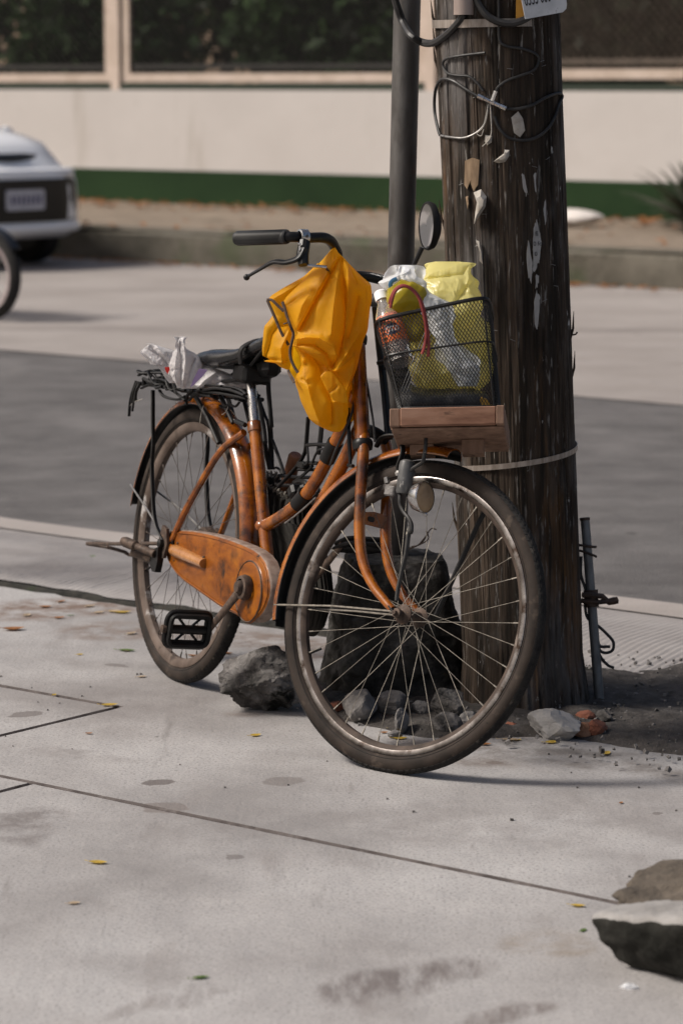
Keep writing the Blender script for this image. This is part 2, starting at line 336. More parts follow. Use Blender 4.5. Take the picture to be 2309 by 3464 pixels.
# ================================================================== THE SETTING
def slab_material():
    m = mat('pavement_concrete', [(.22, .209, .204), (.30, .288, .282), (.36, .349, .343)], 1.5, (1, 1, 1), .85, .95, detail=11, lo=.33, hi=.66, spec=.2,
            spots=[((.165, .150, .144), 1.0, (1, 1, 1), .55, .20), ((.195, .178, .17), 5, (1, .35, 1), .58, .2), ((.37, .355, .345), 3.1, (.6, 1, 1), .60, .2), ((.15, .138, .132), 26, (1, .6, 1), .70, .06), ((.185, .174, .169), 150, (1, 1, 1), .52, .16), ((.38, .37, .362), 210, (1, 1, 1), .60, .14), ((.17, .158, .152), 11, (1, .12, 1), .64, .14)])
    t = m.node_tree; N = t.nodes; L = t.links; p = N['Principled BSDF']
    tc = N.new('ShaderNodeTexCoord')
    def ns(sc, st, rot, det):
        mp = N.new('ShaderNodeMapping'); mp.inputs['Scale'].default_value = st; mp.inputs['Rotation'].default_value = (0, 0, rot)
        L.new(tc.outputs['Object'], mp.inputs['Vector']); n = N.new('ShaderNodeTexNoise'); n.inputs['Scale'].default_value = sc; n.inputs['Detail'].default_value = det
        L.new(mp.outputs[0], n.inputs['Vector']); return n.outputs['Fac']
    b1 = N.new('ShaderNodeBump'); b1.inputs['Distance'].default_value = .0013; L.new(ns(120, I3, 0, 6), b1.inputs['Height'])
    b2 = N.new('ShaderNodeBump'); b2.inputs['Distance'].default_value = .0006; L.new(ns(55, (1, .06, 1), R_(40), 4), b2.inputs['Height']); L.new(b1.outputs[0], b2.inputs['Normal'])
    b3 = N.new('ShaderNodeBump'); b3.inputs['Distance'].default_value = .012; L.new(ns(5, I3, 0, 4), b3.inputs['Height']); L.new(b2.outputs[0], b3.inputs['Normal'])
    L.new(b3.outputs[0], p.inputs['Normal'])
    # stains of their own shape: damp spots, a dark blotch and the brushed streaks near the stone
    src = p.inputs['Base Color'].links[0].from_socket
    for (x, y, rx, ry, rot, col, k) in STAINS:
        mp = N.new('ShaderNodeMapping'); mp.vector_type = 'TEXTURE'
        mp.inputs['Location'].default_value = (x, y, 0); mp.inputs['Scale'].default_value = (rx, ry, 1); mp.inputs['Rotation'].default_value = (0, 0, rot)
        ad = N.new('ShaderNodeVectorMath'); ad.operation = 'ADD'
        nz = N.new('ShaderNodeTexNoise'); nz.inputs['Scale'].default_value = .9/max(rx, ry); nz.inputs['Detail'].default_value = 7
        L.new(tc.outputs['Object'], nz.inputs['Vector'])
        sc = N.new('ShaderNodeVectorMath'); sc.operation = 'MULTIPLY_ADD'; sc.inputs[1].default_value = (1.2*max(rx, ry),)*3; sc.inputs[2].default_value = (-.6*max(rx, ry),)*3
        L.new(nz.outputs['Color'], sc.inputs[0]); L.new(tc.outputs['Object'], ad.inputs[0]); L.new(sc.outputs[0], ad.inputs[1])
        fl = N.new('ShaderNodeVectorMath'); fl.operation = 'MULTIPLY'; fl.inputs[1].default_value = (1, 1, 0); L.new(ad.outputs[0], fl.inputs[0])
        L.new(fl.outputs[0], mp.inputs['Vector'])
        ln = N.new('ShaderNodeVectorMath'); ln.operation = 'LENGTH'; L.new(mp.outputs[0], ln.inputs[0])
        mr = N.new('ShaderNodeMapRange'); mr.interpolation_type = 'SMOOTHSTEP'
        soft = .15 if max(rx, ry) < .06 else .55
        mr.inputs['From Min'].default_value = 1; mr.inputs['From Max'].default_value = 1-soft; mr.inputs['To Min'].default_value = 0; mr.inputs['To Max'].default_value = k
        L.new(ln.outputs['Value'], mr.inputs['Value']); mo = mr.outputs[0]
        if max(rx, ry) > .06 and abs(rot) < 9:          # large stains break up into brushed streaks and specks
            m2 = N.new('ShaderNodeMapping'); m2.inputs['Rotation'].default_value = (0, 0, R_(-40)); m2.inputs['Scale'].default_value = (1, .18, 1) if rot == .75 else (.45, .45, 1); L.new(tc.outputs['Object'], m2.inputs['Vector'])
            n2 = N.new('ShaderNodeTexNoise'); n2.inputs['Scale'].default_value = 26; n2.inputs['Detail'].default_value = 8; n2.inputs['Roughness'].default_value = .68; L.new(m2.outputs[0], n2.inputs['Vector'])
            r2 = N.new('ShaderNodeMapRange'); r2.inputs['From Min'].default_value = .38; r2.inputs['From Max'].default_value = .60; L.new(n2.outputs['Fac'], r2.inputs['Value'])
            mu = N.new('ShaderNodeMath'); mu.operation = 'MULTIPLY'; L.new(mo, mu.inputs[0]); L.new(r2.outputs[0], mu.inputs[1]); mo = mu.outputs[0]
        mx = N.new('ShaderNodeMix'); mx.data_type = 'RGBA'; L.new(mo, mx.inputs['Factor']); L.new(src, mx.inputs['A']); mx.inputs['B'].default_value = (*col, 1)
        src = mx.outputs['Result']
    L.new(src, p.inputs['Base Color'])
    return m
DK = (.12, .105, .10)
STAINS = [(*(-0.3833, 5.958, 0)[:2], .035, .026, .1, DK, .85), (*(-0.1219, 5.9656, 0)[:2], .05, .035, .5, (.17, .155, .148), .8), (*(0.3279, 6.135, 0)[:2], .018, .018, 0, DK, .8),
          (*(0.6298, 5.6978, 0)[:2], .012, .014, 0, DK, .7), (*(-0.3586, 5.7438, 0)[:2], .05, .05, 0, (.17, .15, .14), .75), (*(-0.7284, 6.6232, 0)[:2], .05, .03, .6, DK, .7),
          (*(0.0534, 4.5589, 0)[:2], .17, .085, .75, (.115, .098, .094), .8), (*(0.169, 4.6522, 0)[:2], .13, .06, .75, (.12, .103, .098), .7), (*(0.2704, 4.4255, 0)[:2], .15, .07, .75, (.125, .105, .098), .75),
          (*(-0.6437, 5.5876, 0)[:2], .12, .2, .2, (.14, .125, .12), .75), (*(0.1929, 5.5876, 0)[:2], .5, .12, -.6, (.20, .186, .18), .5), (*(-0.5913, 6.2253, 0)[:2], .3, .08, -.3, (.19, .175, .168), .5), (*(0.5753, 5.656, 0)[:2], .3, .12, -.5, (.19, .177, .172), .55), (*(-0.2797, 4.4912, 0)[:2], .16, .05, .75, (.18, .163, .157), .6), (*(0.3511, 4.7991, 0)[:2], .10, .10, .3, (.21, .175, .14), .6), (*(-0.7998, 7.972, 0)[:2], .32, .22, .2, (.15, .105, .082), .9),
          (*(-0.56, 7.6488, 0)[:2], .26, .2, .2, (.16, .12, .098), .85), (*(-0.2096, 7.5266, 0)[:2], .34, .2, -.5, (.16, .122, .10), .9), (*(0.0735, 7.3502, 0)[:2], .3, .2, -.5, (.16, .125, .105), .85), (*(0.206, 6.2672, 0)[:2], .3, .1, -.6, (.15, .125, .11), .8), (*(0.5261, 6.1028, 0)[:2], .36, .10, -.6, (.15, .135, .125), .8), (*(0.4468, 6.3012, 0)[:2], .26, .06, -.65, (.11, .10, .094), .75),
          (*(-0.2004, 5.3666, 0)[:2], .02, .02, 0, DK, .6), (*(-0.5602, 7.1927, 0)[:2], .035, .02, -.6, DK, .6), (*(-0.2254, 6.6232, 0)[:2], .07, .05, 0, (.20, .15, .12), .5), (*(-0.4015, 7.2819, 0)[:2], .09, .012, -.6, DK, .45), (*(0.6822, 6.3527, 0)[:2], .1, .07, -.6, (.12, .11, .10), .6)]
PAVE = slab_material()
JOINTM = mat('joint_dirt', [(.055, .047, .045), (.115, .10, .095)], 20, I3, .95, spec=.1, spots=[((.19, .175, .168), 9, I3, .58, .12), ((.025, .021, .02), 14, I3, .62, .1)])
GUTTERM = mat('brushed_gutter_concrete', [(.22, .203, .196), (.30, .282, .272)], 3, I3, .9, detail=8, spec=.25, bump=.002, bscale=60, spots=[((.16, .145, .137), 2, I3, .58, .2)])
ASPH = mat('asphalt', [(.085, .080, .079), (.128, .121, .119)], 3, (1, 1, 1), .85, detail=12, bump=.005, bscale=110, spots=[((.165, .156, .152), 1.1, (1, .4, 1), .54, .18), ((.066, .062, .061), 1.6, (.4, 1, 1), .56, .18), ((.18, .17, .166), 90, I3, .60, .1), ((.055, .052, .051), 9, I3, .66, .08)], spec=.3)
LANE = mat('lane_concrete', [(.245, .220, .204), (.31, .282, .264)], 1.0, (1, 1, 1), .9, detail=9, bump=.003, bscale=70, spots=[((.19, .168, .158), .6, (.4, 1, 1), .54, .2), ((.21, .19, .18), 5, I3, .62, .14), ((.17, .15, .14), .9, (.25, 1, 1), .60, .12)], spec=.3)
GROUND = mat('bare_ground', [(.06, .052, .045), (.10, .088, .075)], 8, I3, .95, bump=.01)
VERGE = mat('verge_soil', [(.155, .120, .088), (.23, .185, .14)], 2.4, I3, .95, detail=9, bump=.02, bscale=12, spots=[((.26, .215, .17), 3, I3, .6, .12), ((.10, .08, .055), 2, I3, .6, .12)])
KERBM = mat('mossy_kerb', [(.075, .068, .052), (.125, .112, .090)], 4, I3, .95, detail=8, bump=.01, bscale=20, spots=[((.065, .072, .042), 1.6, I3, .50, .12), ((.26, .235, .21), 6, I3, .66, .08)])
def rn_box(mb, s0, s1, n0, n1, z0, z1, mi=0):
    return mb.hexa([RN(s0, n0, z0), RN(s1, n0, z0), RN(s1, n1, z0), RN(s0, n1, z0), RN(s0, n0, z1), RN(s1, n0, z1), RN(s1, n1, z1), RN(s0, n1, z1)], mi)
setting('ground', MB().grid([[(-400, -60, -.12), (-400, 700, -.12)], [(400, -60, -.12), (400, 700, -.12)]]), GROUND)
# pavement slabs with open joints and one broken outer edge
random.seed(4)
edge = []
for i in range(160):
    s = -9 + i*.06
    edge.append((s, 5.925 + .05*float(fbm([[s*.9, 9, 0]], 2, 33)[0]) + .035*float(fbm([[s*3.1, 1.3, 0]], 4, 3)[0]) + .012*random.uniform(-1, 1)))
pave = bpy.data.objects.new('pavement', None); COL.objects.link(pave); pave['kind'] = 'structure'
def slab(poly, label=None, h=.16):
    P2 = []                                             # arrises chipped and a little crooked
    for i in range(len(poly)):
        a, b = np.array(poly[i]), np.array(poly[(i+1) % len(poly)]); L_ = np.linalg.norm(b-a); nn = np.array([-(b-a)[1], (b-a)[0]])/max(L_, 1e-6)
        P2.append(tuple(a))
        if L_ > .5:
            for t in np.arange(.03, L_-.02, .03):
                q = a + (b-a)*t/L_
                if -6.2 < q[0] < -2 and 3.6 < q[1] < 5.5: P2.append(tuple(q + nn*(.0022*float(fbm([[q[0]*14, q[1]*14, 1]], 4, 2)[0]) + .008*max(0, float(vn([[q[0]*5, q[1]*5, 4]], 7)[0])-.62))))
    poly = P2
    mb = MB(); n = len(poly)
    mb.prism(poly, lambda u, v, z: RN(u, v, z), -h, -.004)
    o = len(mb.v)
    # a narrow arris round the top face
    inner = []
    for i in range(n):
        p0, p1, p2 = np.array(poly[i-1]), np.array(poly[i]), np.array(poly[(i+1) % n])
        d1 = unit(p1-p0); d2 = unit(p2-p1); nn = unit(np.array([-d1[1], d1[0]]) + np.array([-d2[1], d2[0]]))
        inner.append(tuple(p1 + nn*.005))
    mb.f = [f for f in mb.f if f != tuple(range(n, 2*n))]; mb.mi = [0]*len(mb.f)
    mb.mi = [1]*len(mb.f)
    mb.add([RN(a, b, -.004) for a, b in poly] + [RN(a, b, 0) for a, b in inner], [(i, (i+1) % n, n+(i+1) % n, n+i) for i in range(n)], 1)
    mb.add([RN(a, b, 0) for a, b in inner], [tuple(range(n))])
    o = obj('slab', mb, [PAVE, JOINTM], pave, label=label, smooth=0); return o
S1, S2, NJ = -4.578, -4.208, 4.26
GW = .0042
slab([(-30, -3), (S2-GW, -3), (S2-GW, NJ-GW), (-30, NJ-GW)])
slab([(S2+GW, -3), (14, -3), (14, NJ-GW), (S2+GW, NJ-GW)])
slab([(-30, NJ+GW), (S1-GW, NJ+GW), (S1-GW, 4.914), (-30, 4.914)])
slab([(S1+GW, NJ+GW), (14, NJ+GW), (14, 5.94)] + [(s, n) for s, n in reversed(edge)] + [(-30, 5.93), (-30, 4.926), (S1+GW, 4.926)])
mb = MB(); rn_box(mb, -30, 14, -3, 5.97, -.2, -.0065); setting('joint_soil', mb, JOINTM)
# ribbed gutter strip: brushed across, every rib real
P = []
ru = unit(ER*math.cos(R_(-12.5)) + EN*math.sin(R_(-12.5))); rib = unit(EN*math.cos(R_(-12.5)) + ER*math.sin(R_(12.5)))
ss = np.arange(-8.4, -1.6, .0044); tt_ = np.linspace(5.965, 6.80, 22)
SS, TT = np.meshgrid(ss, tt_, indexing='ij')
sh = SS - (TT-5.965)*math.tan(R_(13))
wob = .006*vn(np.stack([SS*4, TT*3, 0*SS], -1), 5)
zz = .0078*np.abs(np.sin((SS+wob)/.023*math.pi))*(.6+.5*vn(np.stack([SS*2.2, TT*2.5, 0*SS], -1), 9)) + .004*vn(np.stack([sh*1.5, TT*2, 0*SS], -1), 2)
fade = np.clip((6.80-TT)/.22, 0, 1)*np.clip((TT-5.955)/.09+.12, 0, 1)
jag = np.where(TT < 5.97, .028*fbm(np.stack([sh*9, 0*sh, 0*sh], -1), 5, 8), 0) + .05*fbm(np.stack([sh*.9, 0*sh+9, 0*sh], -1), 2, 33)*np.clip((6.2-TT)/.235, 0, 1)
G = ER*sh[..., None] + EN*(TT+jag)[..., None]; G[..., 2] = .008 + zz*fade - .03*np.clip((TT-6.3)/.5, 0, 1)
gut = MB().grid(G)
rn_box(gut, -40, 16, 5.992, 6.96, -.12, -.0285)
setting('gutter', gut, GUTTERM, smooth=60)
mb = MB(); rn_box(mb, -60, 30, 6.955, 11.41, -.13, -.026); setting('road', mb, ASPH)
mb = MB(); rn_box(mb, -80, 40, 11.45, 17.72, -.13, -.0222)
mb.grid([[RN(q, 11.40 + .05*float(fbm([[q*1.3, 2, 0]], 4, 12)[0]), -.0215), RN(q, 11.62, -.0215)] for q in np.linspace(-26, 4, 400)])
setting('concrete_lane', mb, LANE)
mb = MB(); mb.grid([[RN(s, n, .0 - .018) for n in (6.80, 6.99+.02*math.sin(s*3)+.02*vn([[s*2, 0, 0]])[0])] for s in np.linspace(-20, 10, 120)]); setting('pale_gutter_edge', mb, LANE)
# packed dirt and moss standing in the open crack
V_ = []
for k, sx in enumerate(np.linspace(-8.6, -3.2, 700)):
    q = float(fbm([[sx*7, 3, 0]], 5, 21)[0]); c0 = 5.950 + .05*float(fbm([[sx*.9, 9, 0]], 2, 33)[0]) + .028*float(fbm([[sx*9, 0, 0]], 5, 8)[0]); hgt = .006 + .022*max(0, q+.15); wd = .012 + .02*max(0, q+.1)
    V_.append([RN(sx, c0-wd*1.3, -.012), RN(sx, c0-wd*.6, -.002+hgt*.4), RN(sx, c0, .001+hgt*.55), RN(sx, c0+.012, .002+hgt*.75), RN(sx, c0+.03, -.02)])
setting('crack_soil', MB().grid(V_), mat('crack_soil', [(.008, .008, .006), (.028, .025, .020)], 25, I3, .95, bump=.004, bscale=120, spots=[((.016, .020, .010), 12, I3, .60, .1)]))
# far kerb, verge
K = np.array([[RN(s, 17.72 - .03*q[0] + .04*float(vn([[s*1.5, q[1]*9, 2]], 4)[0]), q[1]) for q in ((0, -.05), (0, .1), (.0, .2), (-2.5, .25), (-6, .25))] for s in np.linspace(-45, 10, 220)])
setting('kerb', MB().grid(K), KERBM)
V_ = []
for s in np.linspace(-45, 10, 180):
    V_.append([RN(s, n, .235 + .02*float(fbm([[s*.8, n*1.2, 0]], 3, 6)[0]) + (.05 if n > 20.5 else 0)*(n-20.5)) for n in np.linspace(17.74, 21.4, 14)])
setting('verge', MB().grid(V_), VERGE)
mb = MB(); rn_box(mb, -60, 30, 21.35, 60, -.1, .30); setting('garden_ground', mb, VERGE)

# bare soil heaped round the pole
def soil_patch():
    poly = np.array([(-4.45, 5.25), (-4.07, 5.10), (-3.85, 5.06), (-3.55, 5.24), (-3.26, 5.27), (-2.6, 5.35), (-2.1, 5.6), (-2.3, 6.25), (-3.0, 6.20), (-3.8, 6.15), (-3.95, 5.97), (-4.3, 5.93), (-4.5, 5.7)])
    A, Bn = np.meshgrid(np.linspace(-4.6, -1.9, 170), np.linspace(4.95, 6.4, 95), indexing='ij')
    P = np.stack([A, Bn, 0*A], -1); dist = np.full(A.shape, 9.); inside = np.zeros(A.shape, bool)
    for i in range(len(poly)):
        p0, p1 = poly[i-1], poly[i]; d = p1-p0; t = np.clip(((A-p0[0])*d[0] + (Bn-p0[1])*d[1])/(d @ d), 0, 1)
        dist = np.minimum(dist, np.hypot(A-p0[0]-t*d[0], Bn-p0[1]-t*d[1]))
        c = ((p0[1] > Bn) != (p1[1] > Bn)) & (A < (p1[0]-p0[0])*(Bn-p0[1])/(p1[1]-p0[1]+1e-12) + p0[0]); inside ^= c
    sd_ = np.where(inside, dist, -dist) + .05*fbm(P*5, 4, 1) + .02*fbm(P*22, 3, 7)
    m = np.clip(sd_/.14 + .25, 0, 1); m = m*m*(3-2*m)
    z = -.024 + m*(.038 + .016*fbm(P*7, 5, 3) + .010*fbm(P*45, 3, 4))
    G = ER*A[..., None] + EN*Bn[..., None]; G[..., 2] = z
    return MB().grid(G)
setting('soil', soil_patch(), SOILM, smooth=60)

# ------------------------------------------------------------------ wall with mesh fence behind the road
NW = 21.2
CREAM = mat('cream_render', [(.445, .415, .395), (.49, .46, .44)], .8, I3, .9, bump=.004, bscale=8, spots=[((.41, .375, .345), .7, I3, .6, .2), ((.36, .325, .295), 1.1, (1.6, 1.6, .25), .62, .12), ((.30, .27, .24), 5, (1, 1, 1), .70, .06)])
GREENW = mat('green_wall_paint', [(.009, .024, .008), (.015, .036, .012)], 1.2, I3, .85, spec=.2, bump=.004, bscale=8, spots=[((.035, .040, .017), 1.5, (1, 1, 2), .62, .16)])
FRAMEM = mat('cream_steel_paint', [(.40, .32, .26), (.50, .41, .35)], 4, I3, .6, spots=[((.16, .09, .055), 6, I3, .66, .08)])
WIREM = mat('dark_mesh_wire', [(.012, .011, .010), (.022, .020, .018)], 10, I3, .8)
WIREL = mat('rusty_mesh_wire', [(.055, .042, .032), (.09, .07, .054)], 10, I3, .8)
GAPDARK = mat('gap_shade_dark', [(.012, .022, .012)], 4, I3, .7)
wl = thing('boundary_wall', 'low cream wall with a dark green painted base across the road', 'wall', RN(-17, NW, .2))
mb = MB(); rn_box(mb, -45, 10, NW, NW+.2, .1, 1.352); obj('render', mb, CREAM, wl, world=True)
mb = MB(); rn_box(mb, -45, 10, NW-.012, NW-.0005, .1, .587); obj('painted_base', mb, GREENW, wl, world=True)
mb = MB(); rn_box(mb, -45, 10, NW+.03, NW+.17, 1.353, 1.415); obj('gap_strip', mb, GAPDARK, wl, world=True)  # solid strip coloured dark in place of the open gap's shade
posts = [-38.95, -35.1, -31.25, -27.4, -23.55, -19.7, -15.87, -10.6, -6.2]
fence = thing('mesh_fence', 'rusty chain link mesh in cream frames standing on the low wall', 'fence', RN(-17, NW+.1, 1.42))
for i, s in enumerate(posts):
    mb = MB(); rn_box(mb, s-.055, s+.055, NW+.02, NW+.13, 1.354, 3.35); t = obj('post', mb, FRAMEM, fence, world=True)
for i in range(len(posts)-1):
    a, b = posts[i]+.075, posts[i+1]-.075; z0, z1 = 1.425, 3.3
    if posts[i] > -16: z0 += .03
    mb = MB()
    rn_box(mb, a, b, NW+.05, NW+.11, z0, z0+.085); rn_box(mb, a, b, NW+.05, NW+.11, z1-.085, z1)
    rn_box(mb, a, a+.085, NW+.052, NW+.108, z0+.086, z1-.086); rn_box(mb, b-.085, b, NW+.052, NW+.108, z0+.086, z1-.086)
    t = obj('panel_frame', mb, FRAMEM, fence, world=True)
    o_ = world_loc(fence)
    def sub_obj(nm, mb, kind=None):
        mb.v = [(x-o_[0], y-o_[1], z-o_[2]) for x, y, z in mb.v]; return obj(nm, mb, WIREM if posts[i] < -16 else WIREL, t, kind=kind)
    mb = MB(); rn_box(mb, a+.087, b-.087, NW+.075, NW+.095, z0+.125, z0+.175); sub_obj('rail', mb)
    mb = MB(); pit = .085; W_ = b-a-.17; H_ = min(z1-z0-.17, 1.7); a_, zb = a+.085, z0+.085
    for d in (1, -1):
        k = -H_
        while k < W_+H_:
            lo_t = max(0, -k) if d > 0 else max(0, k-W_); hi_t = min(H_, W_-k) if d > 0 else min(H_, k)
            if hi_t > lo_t + .01:
                q = lambda tt: RN(a_ + k + d*tt, NW+.085+.004*d, zb+tt)
                mb.tube([q(lo_t), q(hi_t)], .0058 if posts[i] < -16 else .0062, 4, cap=False)
            k += pit
    sub_obj('wire_mesh', mb, 'stuff')

# trees and bushes behind the fence, a house wall glimpsed between them
def leafmat(name, a, b): return mat(name, [a, b], 1.6, I3, .6, transl=.18, spec=.3, lo=.3, hi=.7)
LM = [leafmat('dark_foliage', (.004, .007, .0035), (.018, .028, .010)), leafmat('mid_foliage', (.012, .028, .008), (.040, .080, .020)), leafmat('dry_foliage', (.018, .013, .008), (.036, .028, .016))]
BARK = mat('bark', [(.03, .024, .018), (.07, .056, .042)], 12, (1, 1, .2), .9, bump=.01)
rng = np.random.default_rng(7)
def crown_mb(c, rad, n, size, seed):
    g = np.random.default_rng(seed); mb = MB(); V = []; F = []
    nb = 16; cl = g.normal(size=(nb, 3)); cl /= np.linalg.norm(cl, axis=1)[:, None]; cl *= g.uniform(.35, .95, (nb, 1))
    for i in range(n):
        q = cl[g.integers(nb)]*(g.random()**.4) + g.normal(size=3)*.27
        p = np.array(c) + q*np.array(rad)
        if p[2] < .3: continue
        a = unit(g.normal(size=3)); b = unit(np.cross(a, g.normal(size=3))); sz = size*g.uniform(.6, 1.3)
        o = len(V); V += [p - a*sz*.5, p + b*sz*.25 + a*sz*.05, p + a*sz*.5, p - b*sz*.25]; F.append((o, o+1, o+2, o+3))
    mb.add(V, F); return mb
def tree(name, label, s, n, h, rad, mi, nl, seed, cat='tree', size=.21):
    nl = int(nl*1.5)
    base = RN(s, n, .28); t = thing(name, label, cat, base, group='trees and bushes behind the fence')
    g = random.Random(seed); tr = MB(); top = (0, 0, h*.6)
    tr.tube(catmull([(0, 0, 0), (.05*g.uniform(-1, 1), .05, h*.25), (.12*g.uniform(-1, 1), .1*g.uniform(-1, 1), h*.6)], 4), [.11*h/4, .07*h/4, .04*h/4], 8)
    for k in range(5):
        a = g.uniform(0, 6.28); tr.tube(catmull([(0, 0, h*g.uniform(.25, .5)), (.3*rad[0]*math.cos(a), .3*rad[0]*math.sin(a), h*.6), (.75*rad[0]*math.cos(a), .75*rad[0]*math.sin(a), h*g.uniform(.6, .85))], 4), [.04, .025, .01], 6)
    obj('trunk', tr, BARK, t)
    obj('crown', crown_mb((0, 0, h*.62), rad, nl, size, seed), LM[mi], t, smooth=0)
trees = [('hedge_tree', 'dense dark tree far left behind the fence beyond the car', -34, 24.0, 4.5, (2.6, 1.5, 2.0), 0, 4500), ('wide_bush', 'wide dark bush left of the bushy tree behind the fence', -29.3, 23.6, 4.3, (2.0, 1.3, 1.9), 0, 4500),
         ('bushy_tree', 'dark bushy tree behind the far left mesh panel', -25.2, 24.2, 4.5, (1.7, 1.5, 2.0), 0, 5000),
         ('leafy_shrub', 'bright green shrub behind the fence above the car', -21.3, 22.6, 2.6, (1.0, .7, 1.1), 1, 3200),
         ('broad_tree', 'dark broad tree behind the fence left of the double frame', -21.9, 25.4, 4.4, (1.3, 1.1, 1.9), 0, 3600),
         ('spreading_tree', 'dark spreading tree in the middle of the wide panel', -17.2, 23.6, 4.6, (1.5, 1.2, 2.1), 0, 6500),
         ('low_bush', 'dim green bush low behind the wide panel', -16.6, 22.4, 1.9, (1.2, .5, .85), 1, 1800),
         ('tall_shrub', 'dark shrub beside the post left of the grey pipe', -15.2, 23.4, 4.2, (1.4, 1.1, 2.0), 0, 5000),
         ('round_bush', 'round dark bush behind the fence just left of the grey pipe', -16.2, 23.0, 3.2, (1.2, .7, 1.5), 0, 5000),
         ('leafy_bush', 'dark leafy bush behind the left part of the wide panel', -18.4, 22.9, 2.8, (1.0, .6, 1.25), 1, 3500),
         ('garden_tree', 'dark tree behind the coarse mesh right of the pole', -12.6, 23.6, 4.3, (1.5, 1.1, 2.0), 0, 5000),
         ('dry_bush', 'brownish dry bush behind the right hand mesh', -11.9, 22.3, 2.2, (1.3, .5, 1.0), 2, 2200),
         ('shade_tree', 'dark shade tree near the right end of the fence', -9.2, 24, 4.5, (1.7, 1.2, 2.0), 0, 4000)]
for k, (nm, lb, s, n, h, rad, mi, nl) in enumerate(trees): tree(nm, lb, s, n, h, rad, mi, nl, 20+k)
hs = thing('house', 'tan house wall glimpsed between the trees behind the fence', 'house', RN(-20, 31, .3))
TANW = mat('tan_render', [(.20, .145, .10), (.26, .19, .135)], 1, I3, .9)
mb = MB(); rn_box(mb, -34, -4, 31, 36, .25, 4.6); obj('wall', mb, TANW, hs, world=True)
mb = MB(); mb.hexa([RN(-34.5, 30.5, 4.601), RN(-3.5, 30.5, 4.601), RN(-3.5, 36.5, 4.601), RN(-34.5, 36.5, 4.601), RN(-33, 32.8, 6.2), RN(-5, 32.8, 6.2), RN(-5, 34, 6.2), RN(-33, 34, 6.2)]); obj('roof', mb, BRICKM, hs, world=True)
for s in (-29, -24.2, -14, -9):
    mb = MB(); rn_box(mb, s-.6, s+.6, 30.97, 31.01, 1.3, 2.7); wf = obj('window', mb, FRAMEM, hs, world=True)
    mb = MB(); rn_box(mb, s-.52, s+.52, 30.95, 30.968, 1.38, 2.62); o_ = obj('pane', mb, BLACKM, wf); o_.data.transform(Matrix.Translation(-world_loc(wf)))

# palm-like plant against the wall
pl = thing('spiky_plant', 'grey green spiky plant against the green wall base at right', 'plant', RN(-12.55, 20.45, .26))
PLM = mat('grey_green_leaf', [(.022, .028, .016), (.085, .09, .06)], 6, I3, .6, transl=.15)
g = random.Random(3)
for k in range(64):
    a = g.uniform(0, 6.28); el = g.uniform(.15, 1.25); ln = g.uniform(.5, .95); d = np.array([math.cos(a)*math.cos(el), math.sin(a)*math.cos(el), math.sin(el)])
    pts = [d*ln*t + np.array([0, 0, -.25*ln*t*t]) for t in np.linspace(0, 1, 7)]
    obj('frond', MB().tube(pts, [.014, .045, .04, .026, .004], 6, flat=.12), PLM, pl)
obj('base_stem', MB().lathe([(0.001, .25), (.09, .22), (.12, .1), (.13, 0)], n=14), BARK, pl)
# pale sack and dry leaves on the verge
def rockmesh(size, seed, cuts=9, amp=.06, sub=4, fq=3., keep=None):
    bm = bmesh.new(); bmesh.ops.create_icosphere(bm, subdivisions=sub, radius=1); V = np.array([v.co[:] for v in bm.verts]); F = [tuple(v.index for v in f.verts) for f in bm.faces]; bm.free()
    g = np.random.default_rng(seed); nrm = g.normal(size=(cuts, 3)); nrm /= np.linalg.norm(nrm, axis=1)[:, None]; dd = g.uniform(.62, .9, cuts)
    if keep is not None: nrm = np.vstack([nrm, [unit(k[:3]) for k in keep]]); dd = np.concatenate([dd, [k[3] for k in keep]])
    D = V @ nrm.T; r = np.where(D > .05, dd[None]/np.maximum(D, .05), 9).min(1); r = np.minimum(r, 1.05)
    r = r*(1 + amp*fbm(V*fq + seed, 4, seed) + .30*amp*creases(V + seed, 4, .5, seed) + .16*amp*fbm(V*fq*5 + seed, 2, seed+1))
    P = V*r[:, None]*np.array(size)
    mb = MB(); mb.add(P, F); return mb
o = rockmesh((.30, .16, .075), 5, amp=.1, sub=3); M_ = np.array(RN(-13.75, 20.35, .31)); o.v = [tuple(RROT @ np.array(p) + M_) for p in o.v]
single('white_sack', o, mat('sack_white', [(.5, .46, .43), (.6, .56, .53)], 6, I3, .8), 'pale sack lying on the verge beside the utility pole', 'sack')
mb = MB()
for k in range(900):
    s, n = rng.uniform(-24, -7), 17.75 + abs(rng.normal())*.9 if rng.random() < .15 else 21.15 - abs(rng.normal())*.42
    if n > 21.1: continue
    a = rng.uniform(0, 6.28); l = rng.uniform(.035, .075); c = np.array(RN(s, n, .262 + .012*rng.random() + max(0, n-20.5)*.05)); d = np.array([math.cos(a), math.sin(a), rng.uniform(-.1, .35)]); e = np.array([-math.sin(a), math.cos(a), rng.uniform(-.1, .2)])
    mb.add([c-d*l, c+e*l*.45+(0, 0, .008), c+d*l, c-e*l*.45+(0, 0, .008)], [(0, 1, 2, 3)])
for k in range(420):
    s, n = rng.uniform(-22, -7), 17.66 - abs(rng.normal())*.12
    a = rng.uniform(0, 6.28); l = rng.uniform(.03, .07); c = np.array(RN(s, n, -.008)); d = np.array([math.cos(a), math.sin(a), .1]); e = np.array([-math.sin(a), math.cos(a), .1])
    mb.add([c-d*l, c+e*l*.45+(0, 0, .008), c+d*l, c-e*l*.45+(0, 0, .008)], [(0, 1, 2, 3)])
tag(obj('dry_leaves', mb, LEAFB, smooth=0), 'dry brown leaves littering the verge and far kerb', 'dry leaves', kind='stuff')

